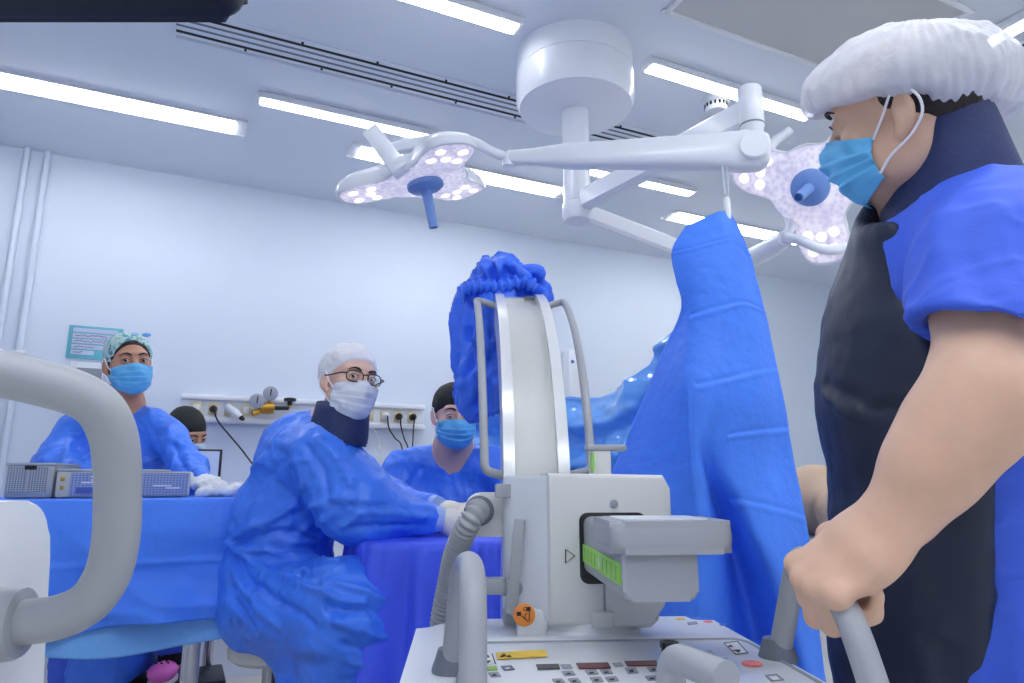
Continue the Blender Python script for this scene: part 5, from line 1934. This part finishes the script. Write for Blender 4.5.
hd.eyes(wom, EYE, brow_w=.0034)
hd.mask(wom, sc, 'mask_blue', .004)
g = Sculpt()
g.ell(U(127, 448, 2.72), (.185, .12, .17), RCAM, .05)
g.ell(U(128, 490, 2.74), (.19, .13, .2), RCAM, .06)
g.cone(V(base[0], base[1] + .02, .9), V(base[0] + .02, base[1] + .03, .30), .16, .17, .06)
g.cone(U(98, 424, 2.74), U(152, 425, 2.70), .075, .072, .04)
g.chain([J['rsh'], J['rel'], J['rwr']], [.085, .085, .045], .04)
g.chain([J['lsh'], J['lel'], J['lwr']], [.070, .060, .040], .04)
g.half(V(base[0], base[1], .33), V(.35, 0, -1))
g.cone(hd.P(0, .0, -.115), hd.P(0, .02, -.07), .056, .08, .01, '-')
fl = [([U(92, 430, 2.42), U(84, 450, 2.4), U(92, 470, 2.38)], -.014, .016), ([U(70, 440, 2.45), U(60, 460, 2.42)], .012, .016), ([U(172, 440, 2.42), U(178, 462, 2.4), U(190, 480, 2.36)], -.012, .012), ([U(150, 430, 2.45), U(156, 460, 2.45), U(150, 490, 2.45)], -.006, .02)]
gown, _, _ = sdf_obj('surgical_gown', g, .007, M['gown'], wom, disp=creases(fl, wrinkle(.010, 3.4, (1.3, 1.3, .8), 12.0)))
gl = Sculpt()
gl.cone(J['lwr'] * .8 + J['lel'] * .2, J['lwr'], .036, .032, .01)
hand(gl, J['lwr'], Rh @ np.diag([-1, 1, 1]), (.4, .5, .4), grow=.0035, s=.92)
sdf_obj('glove', gl, .004, M['paper_white'], wom, disp=lambda P: foldnoise(P, 60, .0015))
gl = Sculpt()
hand(gl, J['rwr'], Rh2, (.4, .5, .4), grow=.003, s=.92)
sdf_obj('glove', gl, .004, M['paper_white'], wom)
cap_shell(hd, 'hair', wom, 'hair', (0, -.016, .034), (.080, .101, .082), (0, .066, .050), (0, .88, -.48), vox=.0035, disp=lambda P: foldnoise(P, 60, .0012), extra=[((0, -.055, -.03), (.055, .05, .06))])
cap_shell(hd, 'scrub_cap', wom, 'cap_print', (0, -.022, .042), (.085, .106, .084), (0, .066, .074), (0, .88, -.30), extra=[((0, -.085, -.02), (.058, .055, .075))], disp=lambda P: foldnoise(P, 30, .0025, seed=2))
b = MB()
for a in (-.6, .5):
    p = hd.P(-.035 + .02 * a, .022, .107)
    b.ball(p + hd.D(.02 * a, 0, .004), (.017, .010, .008), hd.R, 14, 8)
mesh_obj('cap_bow', b, M['drape_light'], wom)
# trousers, dark sock and pink clog of the raised foot
p = Sculpt()
p.chain([pe - V(.08, 0, 0), V(fl_[0], fl_[1], .48), V(fl_[0], fl_[1], .07)], [.10, .085, .085], .03)
p.chain([pe + V(.08, 0, 0), kn, footp + CFH * .05 + V(0, 0, .10)], [.10, .085, .075], .03)
sdf_obj('trousers', p, .007, M['scrub'], wom, disp=wrinkle(.008, 6, (1, 1, .7), 4.0))
mesh_obj('sock', MB().tube([footp + CFH * .05 + V(0, 0, .16), footp + CFH * .045 + V(0, 0, .01)], [.052, .052], 20), M['sock'], wom)


def clog(root, p, fwd):
    y = unit(fwd)
    R = np.stack([np.cross(y, UP), y, UP], 1)
    q = Sculpt()
    q.ell(p + R @ V(0, .045, .002), (.051, .075, .036), R, .02)
    q.ell(p + R @ V(0, -.06, -.006), (.040, .065, .026), R, .03)
    q.ell(p + R @ V(0, -.055, .022), (.033, .055, .03), R, .01, '-')
    q.half(p + R @ V(0, 0, -.026), -UP)
    o, _, _ = sdf_obj('clog', q, .004, M['pink'], root)
    k = 0
    for x, yy in ((-.02, .06), (0, .07), (.02, .06), (-.01, .045), (.012, .045)):
        zz = .036 * math.sqrt(max(0, 1 - (x / .051) ** 2 - ((yy - .045) / .075) ** 2))
        mesh_obj('clog_hole', MB().ball(p + R @ V(x, yy, zz + .002), .0045, n=10, m=6), M['sock'], o)
    mesh_obj('clog_sole', MB().prism([(x, y_) for x, y_ in [(.048 * math.cos(a), .03 + .10 * math.sin(a)) for a in np.linspace(0, 2 * PI, 25)[:-1]]], -.036, -.024, (p, R), bev=.003), M['label_white'], o)
    return o


clog(wom, footp, -CFH * .95 + CR * .2)
clog(wom, V(fl_[0], fl_[1] - .03, .037), -CFH)
# step stool under her raised foot
fs = footp - V(0, 0, .037)
t = thing('foot_stool', 'low chrome-legged foot stool under the pink clog', 'foot stool', V(fs[0], fs[1], 0))
mesh_obj('stool_top', MB().box(V(fs[0] + .03, fs[1] + .03, fs[2] - .016), (.36, .26, .03), bev=.008), M['black'], t)
for sx in (-.14, .2):
    for sy in (-.07, .13):
        mesh_obj('leg', MB().tube([V(fs[0] + sx, fs[1] + sy, 0), V(fs[0] + sx, fs[1] + sy, fs[2] - .03)], .011, 12), M['chrome'], t)
    mesh_obj('cross_bar', MB().tube([V(fs[0] + sx, fs[1] - .07, fs[2] - .06), V(fs[0] + sx, fs[1] + .13, fs[2] - .06)], .009, 10), M['chrome'], t)
mesh_obj('cross_bar', MB().tube([V(fs[0] - .14, fs[1] - .07, fs[2] - .06), V(fs[0] + .2, fs[1] - .07, fs[2] - .06)], .009, 10), M['chrome'], t)

# ------------------------------------------------------------------ surgeon in the black cap, behind the arm table
hd = Head(U(455, 413.5, 2.56), -CF * .95 + CR * .24 + CU * .02, CU * .98 + CF * .05 + CR * .03, 1.0)
J = dict(neck=U(453, 448, 2.62), rsh=U(402, 474, 2.66), rel=U(394, 520, 2.52), rwr=U(440, 511, 2.30), lsh=U(506, 474, 2.64), lel=U(520, 520, 2.48), lwr=U(492, 513, 2.26))
base = U(454, 520, 2.70)
sc = Sculpt()
hd.sculpt(sc, closed=.6)
hd.neck(sc, J['neck'], .054, .064)
ch, pe = U(453, 495, 2.68), V(base[0], base[1], .86)
sc.chain([J['neck'], ch, pe], [.07, .10, .11], .05)
sc.chain([ch, J['rsh'], J['rel'], J['rwr']], [.07, .05, .042, .032], .03)
sc.chain([ch, J['lsh'], J['lel'], J['lwr']], [.07, .05, .042, .032], .03)
for q in (-.09, .09):
    a = pe + CR * q
    sc.chain([a, V(a[0], a[1], .48), V(a[0], a[1], .05)], [.09, .06, .045], .03)
    sc.ell(V(a[0], a[1], .04) - CFH * .06, (.045, .12, .04), RCAM, .03)
hr = U(456, 515, 2.2)
R1 = limb_R(hr - J['rwr'], CU)
hand(sc, J['rwr'], R1, (.35, .5, .4))
hl = U(472, 517, 2.14)
R2 = limb_R(hl - J['lwr'], CU)
hand(sc, J['lwr'], R2 @ np.diag([-1, 1, 1]), (.35, .5, .4))
man = person(sc, .0045, 'skin_pale', 'surgeon in black cap and blue mask looking down behind the arm table', base)
hd.eyes(man, U(465, 530, 2.1))
hd.mask(man, sc, 'mask_blue', .004)
g = Sculpt()
g.ell(U(453, 505, 2.68), (.205, .135, .215), RCAM, .05)
g.cone(V(base[0], base[1], 1.0), V(base[0], base[1], .5), .18, .21, .06)
g.cone(U(420, 466, 2.66), U(488, 466, 2.64), .084, .084, .04)
g.chain([J['rsh'], J['rel'], J['rwr']], [.088, .07, .045], .04)
g.chain([J['lsh'], J['lel'], J['lwr']], [.085, .07, .045], .04)
g.half(V(base[0], base[1], .45), V(0, 0, -1))
g.cone(hd.P(0, .01, -.098), hd.P(0, .03, -.06), .060, .085, .01, '-')
fl = [([U(418, 470, 2.5), U(412, 490, 2.48), U(416, 505, 2.48)], -.010, .012), ([U(498, 470, 2.5), U(500, 500, 2.48)], -.010, .012), ([U(440, 470, 2.5), U(445, 500, 2.5)], .006, .015)]
sdf_obj('surgical_gown', g, .007, M['gown'], man, disp=creases(fl, wrinkle(.010, 3.4, (1.3, 1.3, .8), 22.0)))
for w_, R_, q in ((J['rwr'], R1, 1), (J['lwr'], R2 @ np.diag([-1, 1, 1]), 1)):
    gl = Sculpt()
    hand(gl, w_, R_, (.35, .5, .4), grow=.0024)
    sdf_obj('glove', gl, .004, M['glove'], man)
cap_shell(hd, 'scrub_cap', man, 'cap_black', (0, -.016, .036), (.083, .104, .082), (0, .094, .036), (0, .42, -1), extra=[((0, -.06, .0), (.07, .06, .05))], disp=lambda P: foldnoise(P, 20, .002))

# ------------------------------------------------------------------ assistant farther back
hd = Head(U(187, 435, 3.3), CR * .84 - CF * .46 - CU * .20, CU * .96 + CR * .16, .97)
base = U(176, 480, 3.3)
sc = Sculpt()
hd.sculpt(sc)
nk = U(179, 464, 3.31)
hd.neck(sc, nk)
ch, pe = U(178, 490, 3.31), V(base[0], base[1], .80)
sc.chain([nk, ch, pe], [.07, .11, .11], .05)
for q in (-.09, .09):
    a = pe + CR * q
    sc.chain([a, V(a[0], a[1], .46), V(a[0], a[1], .05)], [.09, .06, .045], .03)
    sc.ell(V(a[0], a[1], .04) - CFH * .05, (.045, .12, .04), RCAM, .03)
sh1, sh2 = ch + CR * .10 - CF * .14 + V(0, 0, .06), ch - CR * .06 + CF * .16 + V(0, 0, .06)
el1, wr1 = sh1 + CR * .08 + V(0, 0, -.24), sh1 + CR * .26 + V(0, 0, -.30)
sc.chain([ch, sh1, el1, wr1], [.07, .05, .042, .03], .03)
Rb = limb_R(CR, UP)
hand(sc, wr1, Rb, (.3, .4, .3))
el2, wr2 = sh2 + CR * .06 + V(0, 0, -.26), sh2 + CR * .22 + V(0, 0, -.30)
sc.chain([ch, sh2, el2, wr2], [.07, .05, .042, .03], .03)
hand(sc, wr2, Rb @ np.diag([-1, 1, 1]), (.3, .4, .3))
asst = person(sc, .006, 'skin_woman', 'assistant in black cap and pale mask, partly hidden behind the woman at left', base)
hd.eyes(asst, hd.P(.1, 1.0, -.2))
hd.mask(asst, sc, 'mask_pale', .003)
g = Sculpt()
g.ell(ch + V(0, 0, -.03), (.18, .14, .2), RCAM, .05)
g.cone(V(base[0], base[1], .95), V(base[0], base[1], .5), .15, .16, .06)
g.chain([ch + V(0, 0, .08), sh1, el1, wr1], [.08, .08, .065, .045], .04)
g.chain([ch + V(0, 0, .08), sh2, el2, wr2], [.08, .08, .065, .045], .04)
g.half(V(base[0], base[1], .45), V(0, 0, -1))
g.cone(hd.P(0, 0, -.13), hd.P(0, .01, -.06), .065, .09, .01, '-')
sdf_obj('surgical_gown', g, .008, M['gown'], asst, disp=wrinkle(.010, 4.2, (1.3, 1.3, .8), 32.0))
cap_shell(hd, 'scrub_cap', asst, 'cap_black', (0, -.020, .040), (.085, .106, .088), (0, .090, .018), (0, .42, -1), vox=.005, extra=[((0, -.03, .085), (.06, .07, .05)), ((0, -.08, .0), (.06, .05, .06))])
# ------------------------------------------------------------------ operator at right, holding the trolley handle
F_ = unit(-CR * .90 + CFH * .42)           # the way he faces
hd = Head(U(906, 109.5, .98), -CR * .72 - CU * .13 + CF * .68, CU * .97 - CR * .245 - CF * .02, 1.0)
J = dict(neck=U(938, 192, 1.03), lsh=U(1002, 236, .86), lel=U(982, 392, .735), lwr=U(858, 548, .775), rsh=U(950, 232, 1.17), rel=U(925, 395, 1.24), rwr=U(890, 520, 1.27))
# the gripping hand (grip point, wrist and forearm share one chain): the tube of the handle runs under the palm
ta, tb_ = W(.470, .962, 1.004), W(.412, .742, .966)
td = unit(tb_ - ta)
gp = ta + (tb_ - ta) * .79
hy = -RT * .74 - UP * .66
hy = unit(hy - td * (td @ hy))
hz = unit(np.cross(-td, hy))
if hz @ UP < 0:
    hz = -hz
hz = unit(hz * .90 + td * .43)
Rg = np.stack([np.cross(hy, hz), hy, hz], 1)
palm = gp + hz * (TUBE_R + .0150) - hy * .096
cl = ((1.25, 1.45, 1.0), (1.25, 1.45, 1.0), (1.3, 1.45, 1.0), (1.35, 1.5, 1.0))
th_ = ((.024, .016, -.008), (.050, .044, -.020), (.046, .066, -.042), (.030, .072, -.058))
J['lwr'] = palm - hy * .02
lw = (J['lwr'] - EYE) @ CF
bc = U(930, 400, 1.0)
sc = Sculpt()
hd.sculpt(sc, closed=.45)
hd.neck(sc, J['neck'], .056, .070)
ch, be, pe = U(960, 275, 1.04), U(960, 400, 1.04), U(968, 540, 1.04)
sc.chain([J['neck'], ch, be, pe], [.07, .10, .11, .11], .05)
sc.chain([ch, J['rsh'], J['rel'], J['rwr']], [.07, .055, .045, .034], .03)
sc.cone(ch, J['lsh'], .07, .06, .04)
sc.chain([J['lsh'], U(990, 300, .79), J['lel']], [.060, .056, .050], .03)
sc.chain([J['lel'], J['lel'] * .66 + J['lwr'] * .34, J['lel'] * .33 + J['lwr'] * .67, J['lwr']], [.050, .050, .043, .034], .03)
sc.ell(U(988, 408, .735), (.044, .044, .044), RCAM, .03)
for q in (-.1, .1):
    a = V(pe[0], pe[1], .80) + CF * q
    sc.chain([pe, a, V(a[0], a[1], .48), V(a[0], a[1], .06)], [.08, .07, .055, .045], .04)
    sc.ell(V(a[0], a[1], .045) + F_ * .06, (.12, .05, .045), np.stack([F_, np.cross(UP, F_), UP], 1), .03)
sc.ecap(J['lwr'], palm + hy * .03, (.034, .030), (.040, .022), Rg[:, 0], .02)
hand(sc, palm, Rg, cl, thumb=th_, s=1.22, k=.011)
hr = J['rwr'] + unit(J['rwr'] - J['rel']) * .02
hand(sc, hr, limb_R(J['rwr'] - J['rel'], F_), (.3, .4, .3))
man = person(sc, .0035, 'skin', 'operator in white bouffant cap, blue mask and dark apron gripping the trolley handle at right', pe, smooth=2)
hd.eyes(man, U(700, 500, .9), brow_w=.003)
hd.mask(man, sc, 'mask_blue', .005)
cap_shell(hd, 'hair', man, 'hair', (0, -.018, .026), (.0770, .094, .074), (0, .086, .042), (0, .55, -.85), vox=.0035, disp=lambda P: foldnoise(P, 60, .0012), extra=[((0, -.06, -.025), (.05, .035, .045))])


def puff(P):
    q = hd.loc(P)
    a = np.arctan2(q[:, 0], q[:, 1] + .03)
    e = np.arctan2(q[:, 2] - .03, np.hypot(q[:, 0], q[:, 1] + .03))
    w = .5 + .5 * np.sin(a * 34 + 2.0 * noise3(P * 22) + e * 1.5)
    return .003 * w * np.cos(e) ** .4 + foldnoise(P, 30, .0035, seed=6) + .004 * (ridge(P * 16 + 3) - .4)


RC3 = np.stack([CR, CU, -CF], 1)
cp = Sculpt()
cp.ell(U(904, 93, 1.0), (.137, .087, .128), RC3, .02)
cp.ell(U(946, 94, 1.01), (.072, .070, .105), RC3, .04)
cp.ell(U(972, 102, 1.01), (.040, .044, .08), RC3, .03)
cs_ = np.array([(790, 122), (806, 118), (838, 106), (868, 101), (900, 103), (925, 110), (967, 126), (1030, 138)], float)
cp.p.append((lambda X: ((X - EYE) @ CU - .16 * ((X - EYE) @ CF - .93)) - np.interp((X - EYE) @ CR, (cs_[:, 0] - 512) / FPX * .95, (341.5 - cs_[:, 1]) / FPX * .95), None, None, .012, '-'))
sdf_obj('bouffant_cap', cp, .003, M['cap_sheer'], man, disp=puff)
# thyroid collar
cn = U(937, 154, .985)
cax = unit(CU * .95 - CR * .16 + CF * .10)
cx_ = unit(CR - cax * (CR @ cax))
fr = np.stack([cx_, np.cross(cax, cx_), cax], 1) @ np.diag([.86, 1.28, 1])
col = mesh_obj('thyroid_collar', MB().lathe([(.092, -.085), (.084, -.03), (.075, .040), (.072, .056), (.068, .057), (.065, .050), (.076, 0), (.084, -.07)], cn, fr, n=56), M['collar'], man, angle=60)
# scrub shirt
g = Sculpt()
g.chain([ch, be, pe, U(968, 640, 1.04)], [.130, .148, .150, .150], .06)
g.cone(U(955, 214, .965), U(955, 222, 1.12), .085, .085, .05)
g.ell(U(980, 268, .95), (.12, .12, .13), RCAM, .05)
g.chain([J['lsh'], U(990, 270, .83), U(992, 345, .765)], [.086, .084, .092], .04)
g.chain([J['rsh'], U(940, 330, 1.22)], [.088, .085], .04)
hem_n = unit(U(985, 400, .735) - U(980, 300, .80))
P_, Q_ = None, None
shirt_cut = Sculpt()
g.cone(hd.P(0, -.03, -.15), hd.P(0, .02, -.06), .066, .09, .012, '-')
sl_o, sl_n = U(950, 324, .77), unit(CF * -.12 - CU * .93 - CR * .36)
# open the sleeve: cut its lower end and hollow it
g.p.append((lambda X: np.maximum(-((X - sl_o) @ sl_n), np.linalg.norm(X - U(985, 390, .74), axis=-1) - .165), U(985, 390, .74) - .165, U(985, 390, .74) + .165, .006, '-'))
g.cone(U(989, 352, .765), U(990, 400, .74), .072, .080, .006, '-')
fl = [([U(925, 210, .87), U(918, 280, .86), U(905, 360, .86)], .006, .016), ([U(935, 300, .74), U(965, 295, .72), U(1010, 330, .70)], .004, .008), ([U(960, 250, .76), U(985, 280, .74), U(1010, 310, .72)], -.005, .016), ([U(940, 240, .80), U(950, 290, .76)], .005, .014)]
sdf_obj('scrub_shirt', g, .005, M['scrub'], man, disp=creases(fl, wrinkle(.009, 5.5, (1, 1, .8), 3.0, .0008)), after=1)
# lead apron: a thick shell over the front
g = Sculpt()
g.chain([U(952, 255, 1.04), U(954, 330, 1.04), be, pe, U(970, 640, 1.04), U(975, 760, 1.04)], [.140, .163, .182, .176, .178, .19], .06)
g.cone(U(940, 232, .98), U(945, 232, 1.14), .085, .085, .05)
g.cone(U(916, 224, .985), U(936, 194, 1.0), .062, .066, .03)
g.cone(hd.P(0, -.02, -.15), hd.P(0, .02, -.06), .084, .10, .012, '-')
seam = unit(-F_ * .97 - CF * .25)
so = U(905, 330, .86)
sz = [.0, .75, 1.0, 1.16, 1.22, 1.35, 1.6]
sv = [-.055, -.055, -.07, -.08, -.04, .0, -.01]
g.p.append((lambda X: -((X - so) @ seam) + np.interp(X[..., 2], sz, [-v_ for v_ in sv]), None, None, .02, '-'))
fl = [([U(820, 385, .98), U(850, 398, .9), U(890, 415, .86)], -.008, .010), ([U(818, 392, .98), U(850, 415, .9)], .006, .012), ([U(900, 560, .85), U(905, 620, .85), U(915, 700, .85)], .006, .02)]
sdf_obj('lead_apron', g, .006, M['apron'], man, disp=creases(fl, wrinkle(.007, 3.0, (1, 1, .5), 13.0)), after=1)
# scrub trousers
g = Sculpt()
for q in (-.09, .09):
    a = V(pe[0], pe[1], .80) + CF * q
    g.chain([pe + CF * q * .4 - V(0, 0, .04), V(a[0], a[1], .70), V(a[0], a[1], .48), V(a[0], a[1], .08)], [.125, .125, .10, .09], .05)
tr, _, _ = sdf_obj('scrub_trousers', g, .007, M['scrub'], man, disp=wrinkle(.008, 5.0, (1, 1, .8), 23.0))
for q in (-.1, .1):
    a = V(pe[0], pe[1], .0) + CF * q
    s_ = Sculpt()
    s_.ell(a + F_ * .06 + V(0, 0, .05), (.135, .055, .055), np.stack([F_, np.cross(UP, F_), UP], 1), .02)
    s_.half(V(0, 0, .002), -UP)
    sdf_obj('shoe', s_, .006, M['label_white'], man)

# ------------------------------------------------------------------ patient on the operating table behind the hanging drape
pb = U(822, 510, 2.25)
ot = thing('operating_table', 'operating table with a pale blue sheet, mostly hidden behind the hanging drape', 'operating table', V(pb[0], pb[1], 0) + RT * .2)
zt = U(822, 536, 2.2)[2]
oc = pb + RT * .32
mesh_obj('table_top', MB().box(V(oc[0], oc[1], zt - .05), (1.1, .55, .06), RTOP, bev=.02), M['black'], ot)
mesh_obj('table_column', MB().box(V(oc[0], oc[1], (zt - .1) / 2), (.35, .3, zt - .12), RTOP, bev=.03), M['steel'], ot)
mesh_obj('table_base', MB().box(V(oc[0], oc[1], .05), (.9, .45, .1), RTOP, bev=.03), M['steel'], ot)
o = mesh_obj('sheet', MB().box(V(oc[0], oc[1], zt - .008), (1.1, .58, .022), RTOP, bev=.008), M['sheet_pale'], origin=V(oc[0], oc[1], zt))
tag(o, 'pale blue sheet on the operating table under the patient', 'sheet')
hdp = Head(pb - RT * .40 + UP * .0, UP * .85 - FW * .3 + RT * .1, -RT, 1.0)
hdp.c = V(hdp.c[0], hdp.c[1], zt + .10)
sc = Sculpt()
hdp.sculpt(sc, closed=.9)
zc = zt + .11
pc = lambda a, b_, z: pb + RT * a + FW * b_ + V(0, 0, z - pb[2])
hdp.neck(sc, pc(-.20, 0, zt + .09), .055, .065)
sc.chain([pc(-.20, 0, zt + .09), pc(-.02, 0, zc), pc(.25, 0, zc), pc(.5, 0, zc)], [.08, .105, .10, .10], .05)
sc.chain([pc(-.02, -.1, zc), pc(-.04, -.20, zt + .075), pc(.24, -.23, zt + .066), pc(.48, -.20, zt + .05)], [.06, .068, .058, .036], .03)
hand(sc, pc(.49, -.20, zt + .05), limb_R(RT, UP), (.2, .3, .2))
sc.chain([pc(-.02, .1, zc), pc(-.04, .20, zt + .075), pc(.24, .22, zt + .06), pc(.48, .20, zt + .05)], [.06, .06, .05, .036], .03)
hand(sc, pc(.49, .20, zt + .05), limb_R(RT, UP) @ np.diag([-1, 1, 1]), (.2, .3, .2))
for q in (-.09, .09):
    sc.chain([pc(.5, q, zc), pc(.75, q, zt + .12)], [.09, .08], .03)
sc.half(V(0, 0, zt + .003), -UP)
pat = person(sc, .006, 'skin_shade', 'patient lying behind the hanging drape, bare arm showing beside the operator', pb)
hdp.eyes(pat, hdp.P(0, 1, 0))
cap_shell(hdp, 'hair', pat, 'hair', (0, -.018, .036), (.080, .102, .080), (0, .08, .05), (0, .6, -.8), vox=.005)
g = Sculpt()
g.chain([pc(.30, 0, zc), pc(.5, 0, zc), pc(.78, 0, zt + .12)], [.125, .135, .14], .05)
g.ell(pc(.55, 0, zt + .06), V(.36, .22, .10), RTOP, .06)
g.half(V(0, 0, zt + .004), -UP)
sdf_obj('patient_gown', g, .008, M['sheet_pale'], pat, disp=wrinkle(.008, 4.0, (1, 1, 1), 41.0))
# ================================================================== CAMERA, WORLD, VIEW
cd = bpy.data.cameras.new('camera')
cd.sensor_width = 36.0
cd.lens = 36.0 * FPX / 1024.0
cd.clip_start = 0.02
co = bpy.data.objects.new('camera', cd)
link(co)
co.location = tuple(EYE)
Rm = Matrix((CR, CU, -CF)).transposed()
co.rotation_euler = Rm.to_euler()
S.camera = co
w = bpy.data.worlds.new('world')
S.world = w
w.use_nodes = True
w.node_tree.nodes['Background'].inputs['Color'].default_value = (0.5, 0.55, 0.62, 1)
w.node_tree.nodes['Background'].inputs['Strength'].default_value = 0.3
S.view_settings.view_transform = 'Standard'
S.view_settings.look = 'None'
S.view_settings.gamma = 1.0
S.view_settings.use_curve_mapping = False
S.view_settings.exposure = 0.76
S.cycles.max_bounces = 10
S.cycles.diffuse_bounces = 6
S.cycles.sample_clamp_indirect = 6.0
